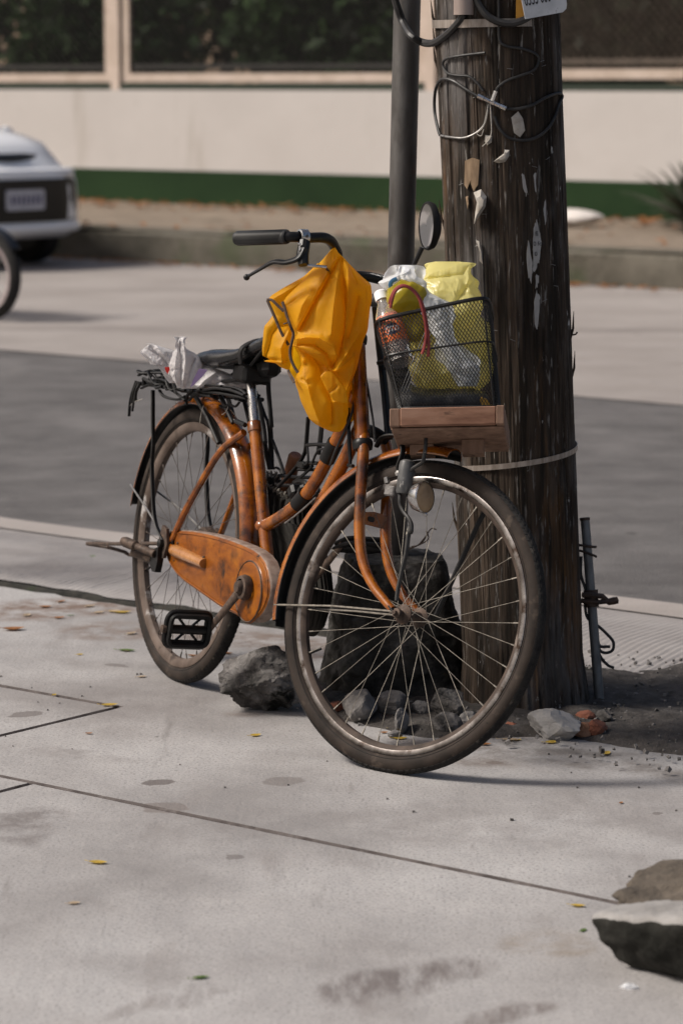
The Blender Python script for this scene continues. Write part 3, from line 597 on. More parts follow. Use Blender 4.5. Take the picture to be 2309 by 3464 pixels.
# ------------------------------------------------------------------ car across the road
CARW = mat('white_car_paint', [(.86, .86, .87), (.88, .88, .89)], 3, I3, .3, coat=.4)
CARK = mat('black_car_plastic', [(.008, .008, .009)], 3, I3, .35)
CARG = mat('car_glass', [(.02, .025, .028)], 3, I3, .05, coat=.6)
hd = R_(-41)
CR_, CN_ = np.array([math.cos(hd), math.sin(hd), 0]), np.array([-math.sin(hd), math.cos(hd), 0])
cf = np.array(RN(-16.27, 16.46, -.02))
car = thing('car', 'white hatchback with black grille driving along the far lane', 'car', mw=mat4([CR_, CN_, (0, 0, 1)], cf))
st = [(-.0, .50, .30, .50, .64, .725, .44), (-.05, .63, .27, .50, .66, .745, .48), (-.13, .70, .24, .52, .69, .80, .40), (-.22, .735, .22, .53, .70, .915, .46), (-.34, .755, .21, .54, .75, .995, .53), (-.60, .77, .20, .56, .84, 1.05, .58), (-.9, .78, .20, .58, .92, 1.09, .62),
      (-1.0, .78, .20, .58, .96, 1.13, .63), (-1.55, .785, .20, .60, .98, 1.49, .56), (-2.4, .785, .20, .60, .98, 1.52, .55), (-3.1, .78, .22, .60, .97, 1.46, .54), (-3.5, .74, .28, .60, .93, 1.08, .58), (-3.6, .66, .34, .60, .88, .95, .54)]
rings = []
for x, wd, zb, zm, zs, zt, wt in st:
    half = [(wd*.86, zb), (wd, zb+.10), (wd*1.005, zm), (wd*.985, zs), (wt, zt-.02), (wt*.55, zt+.015)]
    rings.append([(x, y, z) for y, z in half] + [(x, -y, z) for y, z in reversed(half)])
obj('body', MB().loft(rings), CARW, car, smooth=50)
def rrect(y0, y1, z0, z1, r, n=5):
    P = []
    for cy, cz, a in ((y1-r, z1-r, 0), (y0+r, z1-r, 90), (y0+r, z0+r, 180), (y1-r, z0+r, 270)):
        for k in range(n): t = R_(a+90*k/(n-1)); P.append((cy+r*math.cos(t), cz+r*math.sin(t)))
    return P
bow = lambda y: -float(np.interp(abs(y), [0, .40, .50, .58, .64, .70, .74], [0, .004, .018, .045, .075, .15, .24]))
R = []
for y in np.linspace(-.62, .62, 37):
    f = max(0., abs(y)-.51)/.11; dz = .085*(1-math.sqrt(max(0, 1-f*f))); z0, z1 = .357+dz, .705-dz*.6
    R.append([(bow(y)-.06, y, z0), (bow(y)+.014, y, z0+.006), (bow(y)+.018, y, (z0+z1)/2), (bow(y)+.014, y, z1-.006), (bow(y)-.06, y, z1)])
gr = obj('grille', MB().loft(R), CARK, car)
for k in range(5):
    z = .42+.055*k
    obj('grille_bar', MB().box((.010+bow(.3), 0, z), (.012, .7, .012)), CARK, gr)
obj('bumper_lip', MB().tube([(.0+bow(y)-.01, y, .315) for y in np.linspace(-.66, .66, 21)], .045, 8), CARW, car)
obj('bumper_bar', MB().tube([(-.03+bow(y)-.02, y, .735) for y in np.linspace(-.60, .60, 21)], .045, 8), CARW, car)
obj('upper_grille', MB().tube([(-.175-.5*y*y, y, .852) for y in np.linspace(-.36, .36, 13)], .046, 8), CARK, car)
for sg in (1, -1):
    hl = obj('headlight', MB().tube([(-.175-.5*y*y, sg*y, .852+.1*(y-.34)) for y in np.linspace(.34, .52, 8)], [.046, .05, .05, .03], 8), CARK, car)
    obj('lens', MB().ball((-.255, sg*.44, .858), (.03, .05, .03), 10), CARG, hl)
    obj('wing_mirror', MB().ball((-1.15, sg*.88, 1.02), (.06, .09, .07), 10), CARW, car)
    obj('side_window', MB().prism([(-1.35, 1.02), (-3.0, 1.02), (-2.9, 1.40), (-1.75, 1.42)], lambda x, z, h: (x, sg*(.775-(z-1.0)*.46)+h*sg, z), 0, .012), CARG, car)
obj('windscreen', MB().prism([(-.58, 1.15), (.58, 1.15), (.50, 1.46), (-.50, 1.46)], lambda y, z, h: (-1.005-(z-1.15)*1.55+h, y, z+.008), 0, .02), CARG, car)
pb = obj('number_plate', MB().prism(rrect(-.20, .20, .46, .62, .02), lambda y, z, h: (h, y, z), .013, .034), mat('plate_white', [(.42, .42, .46), (.5, .5, .55)], 20, I3, .5), car)
for k in range(7):
    y = -.15+.05*k; obj('plate_character', MB().box((.0355, y, .54), (.003, .026, .07)), mat('plate_ink', [(.10, .09, .16)], 5, I3, .6), pb)
def wheel_simple(parent, x, y, r, wd, rim):
    wb_ = obj('wheel', MB().lathe([(r-.10, -wd/2), (r-.02, -wd/2), (r, -wd/2+.02), (r, wd/2-.02), (r-.02, wd/2), (r-.10, wd/2)], (x, y, r), (0, 1, 0), 36), TREADM, parent)
    obj('rim', MB().lathe([(.001, wd*.35), (r*.3, wd*.38), (r-.12, wd*.3), (r-.09, wd*.45), (r-.09, -wd*.45), (r-.12, -wd*.4), (.001, -wd*.4)], (x, y, r), (0, 1, 0), 24), rim, wb_)
for x in (-.66, -3.0):
    for sg in (1, -1): wheel_simple(car, x, sg*.70, .28, .165, CARK)

# ------------------------------------------------------------------ motorcycle just entering at the left
mo = thing('motorcycle', 'motorcycle whose front wheel enters the picture before the car', 'motorcycle', mw=mat4([ER, EN, (0, 0, 1)], RN(-12.97, 12.80, -.022)))
MR = .275
mw_ = obj('wheel', MB().wheelring([(.030, MR-.03), (.040, MR-.045), (.028, MR-.012), (.012, MR), (-.012, MR), (-.028, MR-.012), (-.040, MR-.045), (-.030, MR-.03), (-.025, MR-.055), (.025, MR-.055)], 64), TREADM, mo, ml=Matrix.Translation((0, 0, MR)))
PINKRIM = mat('dull_rim', [(.30, .25, .25), (.42, .36, .36)], 10, I3, .45, metal=.4)
obj('rim', MB().wheelring([(.022, MR-.056), (.02, MR-.085), (.0, MR-.095), (-.02, MR-.085), (-.022, MR-.056)], 48), PINKRIM, mw_)
obj('hub', MB().lathe([(.001, -.05), (.05, -.05), (.055, 0), (.05, .05), (.001, .05)], (0, 0, 0), (0, 1, 0), 20), STEELG, mw_)
for k in range(10):
    a = 2*math.pi*k/10; obj('spoke', MB().tube([(.05*math.cos(a), .0, .05*math.sin(a)), ((MR-.09)*math.cos(a+.1), 0, (MR-.09)*math.sin(a+.1))], .006, 6), STEELG, mw_)
for sg in (1, -1): obj('fork_leg', MB().tube([(0, sg*.065, MR), (-.28, sg*.075, .95)], .02, 10), STEELG, mo)
obj('mudguard', MB().wheelring([(.05, MR+.02), (.03, MR+.035), (-.03, MR+.035), (-.05, MR+.02), (0, MR+.028)], 30, a0=R_(35), a1=R_(170)), CARK, mo, ml=Matrix.Translation((0, 0, MR)))
obj('handlebar', MB().tube(catmull([(-.42, -.36, 1.0), (-.36, -.2, 1.02), (-.29, 0, .97), (-.36, .2, 1.02), (-.42, .36, 1.0)], 6), .012, 8), BLACKM, mo)
obj('headlight', MB().ball((-.20, 0, .86), (.08, .09, .09), 14), CARG, mo)
obj('tank', MB().ball((-.62, 0, .80), (.26, .13, .13), 16), mat('red_tank', [(.22, .02, .02)], 3, I3, .25, coat=.5), mo)
obj('seat', MB().tube(catmull([(-.82, 0, .77), (-1.1, 0, .76), (-1.42, 0, .80)], 5), [.09, .12, .12, .08], 12, flat=.5), BLACKR, mo)
obj('engine', MB().box((-.62, 0, .42), (.36, .26, .3), bev=.05), STEELG, mo)
obj('frame', MB().tube(catmull([(-.28, 0, .9), (-.45, 0, .5), (-.62, 0, .26), (-1.0, 0, .34), (-1.25, 0, MR)], 5), .025, 8), BLACKM, mo)
rw = obj('wheel', MB().wheelring([(.030, MR-.03), (.042, MR-.045), (.03, MR-.012), (.012, MR), (-.012, MR), (-.03, MR-.012), (-.042, MR-.045), (-.03, MR-.03), (-.025, MR-.055), (.025, MR-.055)], 48), TREADM, mo, ml=Matrix.Translation((-1.25, 0, MR)))
obj('rim', MB().wheelring([(.022, MR-.056), (.02, MR-.085), (.0, MR-.095), (-.02, MR-.085), (-.022, MR-.056)], 40), PINKRIM, rw)
for k in range(10):
    a = 2*math.pi*k/10; obj('spoke', MB().tube([(.0, .0, .0), ((MR-.09)*math.cos(a+.1), 0, (MR-.09)*math.sin(a+.1))], .006, 6), STEELG, rw)

# ================================================================== POLE, POST, STONES
PB, PT = np.array([.430, 6.745, 0.]), np.array([.352, 6.745, 1.6]); PR = .141
pax = unit(PT-PB); px_, py_, _ = basis(pax, (0, 1, 0))
def pole_mesh():
    na, zs = 420, np.concatenate([np.linspace(-.02, 1.85, 300), np.linspace(1.9, 6.5, 40)])
    a = np.linspace(0, 2*math.pi, na, endpoint=False); Z, A = np.meshgrid(zs, a, indexing='ij')
    c = np.stack([np.cos(A)*3, np.sin(A)*3, Z*.35], -1)
    cr = np.stack([np.cos(A)*13, np.sin(A)*13, Z*.55], -1); fi = np.stack([np.cos(A)*30, np.sin(A)*30, Z*1.6], -1)
    crack = np.clip(1-np.abs(vn(cr*1.5, 31))*8, 0, 1)*np.clip(fbm(c*1.3, 2, 5)*3+.5, 0, 1)
    r = PR*(1 - .012*Z) + PR*.012*Z*(Z < 1.7) + .004*fbm(c, 3, 1) + .0022*fbm(fi, 3, 2) - .0045*crack + .002*ridge(np.stack([np.cos(A)*45, np.sin(A)*45, Z*2.2], -1), 2, 8)
    r += .012*np.clip(.12-Z, 0, .12)/.12
    P = PB + pax*Z[..., None] + (px_*np.cos(A)[..., None] + py_*np.sin(A)[..., None])*r[..., None]
    mb = MB().grid(P, wrap=True); n = len(zs); mb.f.append(tuple((n-1)*na+k for k in range(na))); mb.mi.append(0); return mb
pole = thing('utility_pole', 'thick weathered dark timber utility pole beside the bicycle', 'utility pole', PB)
obj('trunk', pole_mesh(), POLEW, pole, world=True, smooth=60)
g = random.Random(11)
for k in range(9):                                     # splinters standing off the edges
    z = g.uniform(.1, 1.75); a = g.choice([math.pi+.02, math.pi*.98, .02, -.05]) + g.uniform(-.25, .25)
    base = PB + pax*z + (px_*math.cos(a) + py_*math.sin(a))*(PR+.001); d = (px_*math.cos(a) + py_*math.sin(a))
    obj('splinter', MB().tube([base - d*.006, base + d*.004 + pax*.03, base + d*.007 + pax*.07], [.004, .003, .0006], 5), POLEW, pole, world=True)
obj('nail', MB().tube([PB + pax*.86 + px_*.138, PB + pax*.862 + px_*.152, PB+pax*.867+px_*.156], .0022, 6), RUSTM, pole, world=True)
def band(z0, z1, tilt, dr, h, a0, a1, mats, name, parent, thick=.0015):
    A = np.linspace(a0, a1, 60); P = []
    for a in A:
        d = px_*math.cos(a) + py_*math.sin(a); zc = z0 + (z1-z0)*(a-a0)/(a1-a0) + tilt*math.sin(a)
        base = PB + pax*zc; P.append([base + d*(PR+dr) - pax*h/2, base + d*(PR+dr+thick) - pax*h/2, base + d*(PR+dr+thick) + pax*h/2, base + d*(PR+dr) + pax*h/2])
    return obj(name, MB().loft(P), mats, parent, world=True)
# angles: the side to the camera is where py_ or px_ points at -Y
ang = lambda v: math.atan2(np.dot(v, py_), np.dot(v, px_))
AF = ang(np.array([0, -1., 0])); ARt = ang(np.array([1., 0, 0]))
sgn = 1 if ((ARt-AF+math.pi) % (2*math.pi)-math.pi) > 0 else -1
band(.562, .606, 0, .004, .012, AF-sgn*1.9, AF+sgn*1.75, STRAPM, 'metal_strap', pole)
band(1.585, 1.575, 0, .005, .018, AF-sgn*1.75, AF+sgn*.5, STRAPM, 'metal_band', pole)
def pol(z, a, dr=.006): return PB + pax*z + (px_*math.cos(AF+sgn*a) + py_*math.sin(AF+sgn*a))*(PR+dr)
# cables on the pole
def cable(pts, r, label, k=6, m=None, name='cable', cat='cable', mix=None):
    return single(name, MB().tube(catmull(pts, k), r, 8), m or CABLE, label, cat)
cable([(0.2979, 6.6011, 1.6427), (0.3024, 6.5999, 1.6195), (0.3273, 6.5941, 1.5876), (0.3683, 6.5927, 1.5731), (0.4099, 6.6031, 1.5849), (0.4433, 6.6226, 1.6143), (0.454, 6.6328, 1.6436)], .0085, 'thick black hose looping in front of the sign at the pole top')
hose = [(0.2126, 6.7176, 1.5341), (0.2388, 6.6572, 1.5524), (0.2614, 6.6326, 1.5767), (0.2727, 6.6237, 1.594)]
cable([(0.1208, 6.87, 1.6445), (0.1285, 6.87, 1.6174), (0.1424, 6.87, 1.5813)] + [(0.1607, 6.8, 1.5486), (0.1895, 6.8, 1.5336)] + hose, .0088, 'thick black hose sagging from the grey pipe to the pole')
cable([(0.3483, 6.6, 1.6368), (0.3493, 6.6, 1.5819), (0.3508, 6.6001, 1.5384), (0.3662, 6.6004, 1.5239), (0.402, 6.6075, 1.5182), (0.4325, 6.6214, 1.5067), (0.4403, 6.6261, 1.4921), (0.4297, 6.6188, 1.4717), (0.4025, 6.6067, 1.46), (0.3698, 6.6004, 1.4483), (0.3493, 6.6004, 1.4337), (0.3441, 6.6009, 1.4221)], .0032, 'thin black cable winding down the pole to the connector')
cable([(0.3194, 6.6027, 1.5094), (0.2618, 6.6327, 1.5024), (0.2334, 6.6653, 1.4953), (0.2285, 6.6748, 1.4807), (0.2393, 6.6589, 1.4644), (0.2621, 6.6342, 1.4594), (0.2851, 6.6178, 1.4571), (0.3025, 6.6095, 1.4425), (0.3157, 6.605, 1.425)], .0032, 'thin black cable curling on the upper left of the pole')
cable([(0.3042, 6.6094, 1.4133), (0.2796, 6.6221, 1.4278), (0.2508, 6.6459, 1.4468), (0.2282, 6.6782, 1.4512), (0.216, 6.7145, 1.4364), (0.2121, 6.7496, 1.4095), (0.2129, 6.7496, 1.3737), (0.2197, 6.7204, 1.3383), (0.2237, 6.7052, 1.3251)], .0036, 'black coax loop bulging off the left edge of the pole')
cable([(0.2224, 6.7103, 1.325), (0.2461, 6.6592, 1.3216), (0.2746, 6.6295, 1.3207), (0.3005, 6.6129, 1.3313), (0.3178, 6.6055, 1.349), (0.3248, 6.603, 1.3753), (0.329, 6.6017, 1.3958)], .0026, 'grey weathered wire curving below the connector', m=STEELG)
cable([(0.3673, 6.5981, 1.3856), (0.394, 6.6014, 1.3856), (0.4271, 6.6131, 1.3942), (0.4579, 6.6342, 1.4102), (0.4871, 6.6695, 1.4194), (0.4994, 6.6947, 1.4128), (0.4906, 6.6735, 1.3952), (0.4807, 6.6564, 1.3688), (0.4616, 6.6344, 1.3397), (0.4338, 6.6147, 1.3209), (0.4036, 6.6029, 1.3153), (0.3707, 6.5981, 1.3227), (0.3499, 6.5987, 1.3461), (0.3409, 6.5997, 1.3695)], .0036, 'black coax loop swinging round the right edge of the pole')
cable([(0.3319, 6.5991, 1.3958), (0.3336, 6.599, 1.3637), (0.3347, 6.5991, 1.3344), (0.3296, 6.6005, 1.3168), (0.3151, 6.6051, 1.3021)] , .0012, 'thin white wire dangling from the connector', m=PAPER)
cable([(0.326, 6.6004, 1.3929), (0.3234, 6.6015, 1.3637), (0.3148, 6.6045, 1.3431), (0.3033, 6.6094, 1.3313), (0.312, 6.6059, 1.3255), (0.3177, 6.6036, 1.3402)], .0010, 'thin pale wire knotted beside the connector', m=PAPER)
cn = thing('cable_connector', 'silver coax connector joining cables on the pole', 'connector', (0.336, 6.5942, 1.4002))
A_, B_ = np.array((0.3039, 6.603, 1.4148)), np.array((0.3675, 6.5921, 1.3857))
for t0, t1, r in ((0, .22, .0065), (.22, .42, .0055), (.42, .6, .006), (.6, .78, .0055), (.78, 1, .0065)):
    obj('barrel', MB().tube([A_+(B_-A_)*t0, A_+(B_-A_)*(t1-.01)], r, 8), CHROME, cn, world=True)
obj('branch', MB().tube([(0.336, 6.5942, 1.4032), (0.3437, 6.5929, 1.425)], .0055, 8), CHROME, cn, world=True)
# conduit, yellow strip and sign at the very top
single('conduit', MB().tube([(0.2723, 6.6145, 1.5932), (0.2718, 6.6084, 1.8271)], .023, 16), mat('pink_grey_pvc', [(.22, .17, .15), (.31, .25, .22)], 20, (1, 1, .2), .5), 'short pinkish grey conduit ending above the metal band', 'conduit')
single('yellow_strip', MB().prism([(0, 0), (.018, 0), (.012, .3), (.004, .3)], lambda u, v, h: tuple(np.array((0.3871, 6.6041, 1.5849)) + np.array([u, -h, v])), 0, .006), mat('amber_plastic', [(.36, .17, .02), (.44, .22, .03)], 20, I3, .4), 'amber plastic strip hanging beside the white sign', 'strip')
sg_ = thing('sign', 'white sign with black numerals on the right of the pole top', 'sign', (0.4202, 6.58, 1.5844))
s0, s1 = np.array((0.4065, 6.585, 1.5828)), np.array((0.502, 6.6, 1.6004)); su = unit(s1-s0); sv = unit(np.cross(np.cross(su, (0, 0, 1.)), su)); sn_ = np.cross(su, sv)
SW = np.linalg.norm(s1-s0)
obj('panel', MB().prism([(0, 0), (SW-.012, 0), (SW-.003, .006), (SW, .016), (SW+.004, .20), (-.004, .20)], lambda u, v, h: tuple(s0 + su*u + sv*v + sn_*h), 0, .004), SIGNM, sg_, world=True)
tc_ = bpy.data.curves.new('numerals', 'FONT'); tc_.body = '0555 000-'; tc_.size = .040; tc_.extrude = .0004
to_ = bpy.data.objects.new('tmp_text', tc_); COL.objects.link(to_)
dg = bpy.context.evaluated_depsgraph_get(); tm = bpy.data.meshes.new_from_object(to_.evaluated_get(dg)); bpy.data.objects.remove(to_)
tm.transform(Matrix.Scale(.40, 4, (1, 0, 0))); tm.name = 'numerals'; tm.materials.clear(); tm.materials.append(INK)
fr_ = -1 if sn_[1] > 0 else 1
tm.transform(mat4([su, sv, sn_*(1 if sn_[1] < 0 else -1)*1.0], s0 + su*.004 + sv*.0285 + sn_*(.0047 if sn_[1] < 0 else -.0008) - np.array(world_loc(sg_))))
obj('numerals', tm, None, sg_)
# paper scraps, staples
def scrap(pts, label, m=PAPER, curl=.012, name='paper_scrap'):
    P = [np.array(p) for p in pts]; c = np.mean(P, 0); out = unit(np.array([0, -1, .1])); mb = MB(); n = len(P)
    ring = [p*.55 + c*.45 + out*curl for p in P]; mb.add(P + ring + [c + out*curl*1.15], [(i, (i+1) % n, n+(i+1) % n, n+i) for i in range(n)] + [(n+i, n+(i+1) % n, 2*n) for i in range(n)])
    return single(name, mb, m, label, 'paper')
cP = None
scrap([(0.277, 6.6321, 1.2691), (0.2936, 6.6204, 1.2767), (0.3089, 6.6126, 1.272), (0.3081, 6.6135, 1.2453), (0.306, 6.6152, 1.2161), (0.2965, 6.6208, 1.2013), (0.2893, 6.6248, 1.2206), (0.2822, 6.6304, 1.2058), (0.276, 6.6351, 1.2154)], 'brown bark-like patch of old paper on the left of the pole', PAPERB, .003)
scrap([(0.2965, 6.6186, 1.1989), (0.3131, 6.6099, 1.2065), (0.3253, 6.6056, 1.1897), (0.323, 6.6068, 1.1678), (0.3065, 6.6146, 1.1406), (0.2984, 6.6195, 1.1282), (0.3002, 6.6178, 1.1502), (0.3038, 6.6151, 1.1771)], 'curled torn paper scrap sticking out left of centre', PAPER, .016)
scrap([(0.34, 6.6007, 1.2689), (0.3632, 6.5981, 1.2869), (0.3645, 6.598, 1.2951), (0.3753, 6.5982, 1.2942), (0.3744, 6.5982, 1.2797), (0.3657, 6.598, 1.2676), (0.3512, 6.599, 1.2651)], 'pale pointed scrap of paper high on the pole', PAPER, .010)
scrap([(0.3787, 6.6008, 1.3665), (0.3943, 6.6035, 1.38), (0.4053, 6.6061, 1.364), (0.4105, 6.6074, 1.3375), (0.3987, 6.6038, 1.3221), (0.3849, 6.6014, 1.3327)], 'peeling grey paper patch inside the right cable loop', PAPER, .002)
scrap([(0.279, 6.6337, 1.1886), (0.2847, 6.6291, 1.1912), (0.2872, 6.6279, 1.1717), (0.284, 6.6308, 1.1594)], 'narrow strip of torn paper at the far left of the pole', PAPERB, .004)
scrap([(0.3031, 6.6189, 1.0915), (0.3093, 6.6155, 1.0902), (0.3167, 6.6125, 1.065), (0.3183, 6.6123, 1.0381), (0.3106, 6.616, 1.0452), (0.3114, 6.6151, 1.0648)], 'long thin peeled strip of paper just above the bags', PAPER, .006)
scrap([(0.3219, 6.6077, 1.3278), (0.3364, 6.6039, 1.3255), (0.3355, 6.6043, 1.3109), (0.326, 6.6068, 1.3046), (0.3196, 6.6086, 1.3133)], 'small white paper bit under the dangling wire', PAPER, .004)
def ragged(poly):
    out = []
    for i in range(len(poly)):
        a, b = np.array(poly[i]), np.array(poly[(i+1) % len(poly)])
        for t in (0, .2, .4, .6, .8):
            q = a + (b-a)*t; out.append((q[0] + .016*float(fbm([[q[0]*60, q[1]*60, 1]], 3, 4)[0]), q[1] + .012*float(fbm([[q[0]*60, q[1]*60, 6]], 3, 5)[0])))
    return out
PAPERW = mat('white_paper', [(.26, .25, .24), (.42, .41, .40)], 50, (1, 1, .3), .9, spots=[((.08, .07, .06), 80, (1, 1, .12), .62, .06)])
wp = [single('paper_scrap', MB().prism(ragged(q), lambda u, v, h: tuple(pol(v, u, h)), .0006, .0018), PAPERW, lb, 'paper') for q, lb in (
    ([(.36, 1.015), (.44, 1.03), (.50, 1.05), (.54, 1.08), (.50, 1.115), (.46, 1.135), (.41, 1.12), (.38, 1.085), (.385, 1.05)], 'white torn flyer remnant with printed letters low on the pole'),
    ([(.28, 1.01), (.33, 1.0), (.36, 1.04), (.31, 1.09), (.27, 1.06)], 'white torn flyer bit left of the printed remnant'),
    ([(.40, .985), (.46, .99), (.47, 1.01), (.41, 1.012)], 'small white flyer fragment below the printed remnant'),
    ([(.36, .90), (.40, .89), (.45, .93), (.47, .965), (.42, .98), (.37, .95)], 'long white flyer fragment lowest of the printed ones'),
    ([(.24, 1.245), (.28, 1.24), (.33, 1.20), (.30, 1.19), (.26, 1.21)], 'white paper fleck right of the pole centre line'),
    ([(.44, 1.235), (.49, 1.24), (.48, 1.195), (.455, 1.215)], 'white cross shaped paper fleck on the right'),
    ([(.60, 1.16), (.66, 1.18), (.68, 1.15), (.63, 1.12)], 'white paper fleck near the right edge of the pole'))]
def word(txt, z, a, size):
    c = bpy.data.curves.new('print', 'FONT'); c.body = txt; c.size = size; t_ = bpy.data.objects.new('tmp_text', c); COL.objects.link(t_)
    me = bpy.data.meshes.new_from_object(t_.evaluated_get(bpy.context.evaluated_depsgraph_get())); bpy.data.objects.remove(t_)
    o_ = pol(z, a, .0036); nrm = unit(pol(z, a, .01) - pol(z, a, 0)); u_ = unit(np.cross(pax, nrm)); 
    me.transform(mat4([u_, pax, nrm], o_)); me.transform(Matrix.Translation(-wp[0].location)); me.materials.clear(); me.materials.append(INK); me.name = 'print'
    obj('printed_word', me, None, wp[0])
word('fi', 1.10, .425, .016); word('0 for', 1.078, .385, .014); word('0', 1.055, .40, .014); 
g = random.Random(5)
stl = MB().tube([(-.006, 0, 0), (-.006, -.003, 0), (.006, -.003, 0), (.006, 0, 0)], .0006, 4)
stm = mesh('staple', stl, STEELG)
for k in range(16):
    z, a = g.uniform(.85, 1.5), g.uniform(-.8, .9); o_ = bpy.data.objects.new('staple', stm); COL.objects.link(o_); o_.parent = pole
    P_ = pol(z, a, .001); nrm = unit(pol(z, a, .01) - pol(z, a, 0)); u_ = unit(np.cross(pax, nrm)); o_.matrix_local = Matrix.Translation(-pole.location) @ mat4([u_, -nrm, pax], P_) @ Matrix.Rotation(g.uniform(-.5, .5), 4, 'Y')

# pipe set in a rough concrete footing
post = thing('pipe_post', 'grey steel pipe set in a rough mossy concrete footing behind the bicycle', 'post', (.13, 6.92, 0))
obj('pipe', MB().tube([(.124, 6.92, .28), (.153, 6.92, 1.634), (.20, 6.92, 3.9)], .0315, 24), PIPEM, post, world=True)
def footing():
    rings = []; nz, na = 90, 240
    for i in range(nz):
        t = i/(nz-1); z = -.01 + .335*t
        hw = .176 + (.112-.176)*t; hd_ = .17 + (.11-.17)*t; R = []
        for k in range(na):
            a = 2*math.pi*k/na; c, s = math.cos(a), math.sin(a); e = 4.2
            q = (abs(c)**e + abs(s)**e)**(-1/e); R.append((c*q*hw, s*q*hd_, z))
        rings.append(R)
    for f in (.8, .5, .25): rings.append([(x*f, y*f, .325 + .003*(1-f)) for x, y, z in rings[nz-1]])
    P = np.array(rings); c_ = P.copy(); d = P.copy(); d[..., 2] = 0; d /= np.maximum(.05, np.linalg.norm(d, axis=-1))[..., None]
    nz_ = .018*fbm(c_*14, 5, 2) + .02*fbm(c_*5, 2, 9) - .03*np.maximum(0, vn(c_*24, 12)-.35) - .02*np.maximum(0, vn(c_*50, 13)-.35); P += d*nz_[..., None]; P[..., 2] += .010*fbm(c_*22, 4, 4)*(c_[..., 2] > .2)
    rot = R_(12); ca, sa = math.cos(rot), math.sin(rot); P = np.stack([P[..., 0]*ca-P[..., 1]*sa, P[..., 0]*sa+P[..., 1]*ca, P[..., 2]], -1) + np.array([.128, 6.905, 0])
    return MB().loft([list(map(tuple, r)) for r in P])
obj('footing', footing(), FOOTING, post, world=True, smooth=70)
for k, (dx, dy, l) in enumerate(((.055, -.02, .05), (.05, -.03, .04), (.06, 0, .045))):
    obj('wire_end', MB().tube(catmull([(.13+dx*.6, 6.88+dy, .35), (.13+dx, 6.87+dy, .36), (.15+dx, 6.86+dy, .375+.01*k), (.145+dx+.01*k, 6.86+dy, .395)], 4), .0015, 5), RUSTM, post, world=True)

# ground rod with a clamp beside the pole
rod = thing('ground_rod', 'leaning galvanised earthing pipe with a clamp at the right of the pole', 'earthing rod', (.61, 6.72, 0))
RB, RT = np.array((0.6048, 6.72, -0.003)), np.array((0.5694, 6.78, 0.4326))
GALV = mat('old_galvanised', [(.10, .10, .10), (.20, .205, .21)], 40, (1, 1, .3), .5, metal=.4, spots=[((.05, .045, .04), 30, I3, .6, .12)], bump=.0005)
obj('pipe', MB().tube([RB - (RT-RB)*.03, RB + (RT-RB)*.5, RT], [.0118, .0112, .0108], 16), GALV, rod, world=True)
obj('pipe_mouth', MB().lathe([(.0118, 0), (.0122, .006), (.0085, .007), (.008, -.02)], RT-(0, 0, .004), RT-RB, 16), RUSTM, rod, world=True)
def rp(t, dx=0, dy=0, dz=0): return RB + (RT-RB)*t + np.array([dx, dy, dz])
cl = obj('clamp', MB().lathe([(.0125, -.02), (.0165, -.02), (.017, .02), (.0125, .02)], rp(.575), RT-RB, 18), RUSTM, rod, world=True)
mb = MB(); mb.tube([rp(.585, -.022, -.012, .006), rp(.588, .0, -.020, .006), rp(.583, .024, -.012, .004), rp(.578, .036, -.004, -.006), rp(.570, .044, 0, -.008)], .0068, 8); mb.tube([rp(.567, -.024, -.008), rp(.562, .012, -.018), rp(.563, .038, -.004)], .006, 8)
obj('clamp_jaw', mb, RUSTM, rod, world=True)
obj('clamp_bolt', MB().lathe([(.001, -.012), (.0085, -.011), (.0095, 0), (.0085, .010), (.001, .012)], rp(.572, .052, -.002, -.004), (1, 0, .2), 6), RUSTM, rod, world=True)
obj('tie_wire', MB().tube(catmull([rp(.862, -.03, .0), rp(.862, -.012, -.012), rp(.855, .012, -.013), rp(.852, .02, -.006)], 4), .0032, 6), RUSTM, rod, world=True)
obj('tie_wire', MB().tube(catmull([rp(.835, -.028, .0), rp(.828, -.008, -.013), rp(.812, .010, -.013), rp(.80, .019, -.006)], 4), .003, 6), RUSTM, rod, world=True)
obj('earth_cable', MB().tube(catmull([rp(.80, -.016), rp(.70, -.020), rp(.62, -.012), rp(.54, -.016), rp(.47, -.012), rp(.43, .010), rp(.39, .028), rp(.345, .043), rp(.30, .040), rp(.285, .024), rp(.30, .010), rp(.35, .008), rp(.32, .012), rp(.318, .035)], 5), .0036, 7), CABLE, rod, world=True)
obj('earth_cable', MB().tube(catmull([rp(.31, .004), rp(.26, .012), rp(.22, .026), rp(.205, .040)], 5), .0036, 7), CABLE, rod, world=True)

# stones
def stone(label, gp, size, seed, m, rotz=0., tilt=(0, 0), cuts=9, amp=.13, fq=4., sub=4, name='stone', cat='stone', keep=None, sink=.06, group=None):
    mb = rockmesh(size, seed, cuts, amp, sub, fq, keep); M3 = (Matrix.Rotation(rotz, 3, 'Z') @ Matrix.Rotation(tilt[0], 3, 'X') @ Matrix.Rotation(tilt[1], 3, 'Y'))
    V = np.array([M3 @ Vector(p) for p in mb.v]); V[:, 2] -= V[:, 2].min() + sink*size[2]; V += np.array(gp); mb.v = [tuple(p) for p in V]
    return single(name, mb, m, label, cat, group, smooth=18)
stone('broken grey concrete lump left of the front wheel', (-.168, 6.665, 0), (.120, .100, .070), 12, CONC, .25, (.1, -.12), cuts=7, amp=.22, sub=5, keep=[(-.75, -.30, .62, .60), (.1, -.45, .9, .66), (-.55, -.75, -.42, .62), (.5, -.75, -.1, .72)], sink=0)
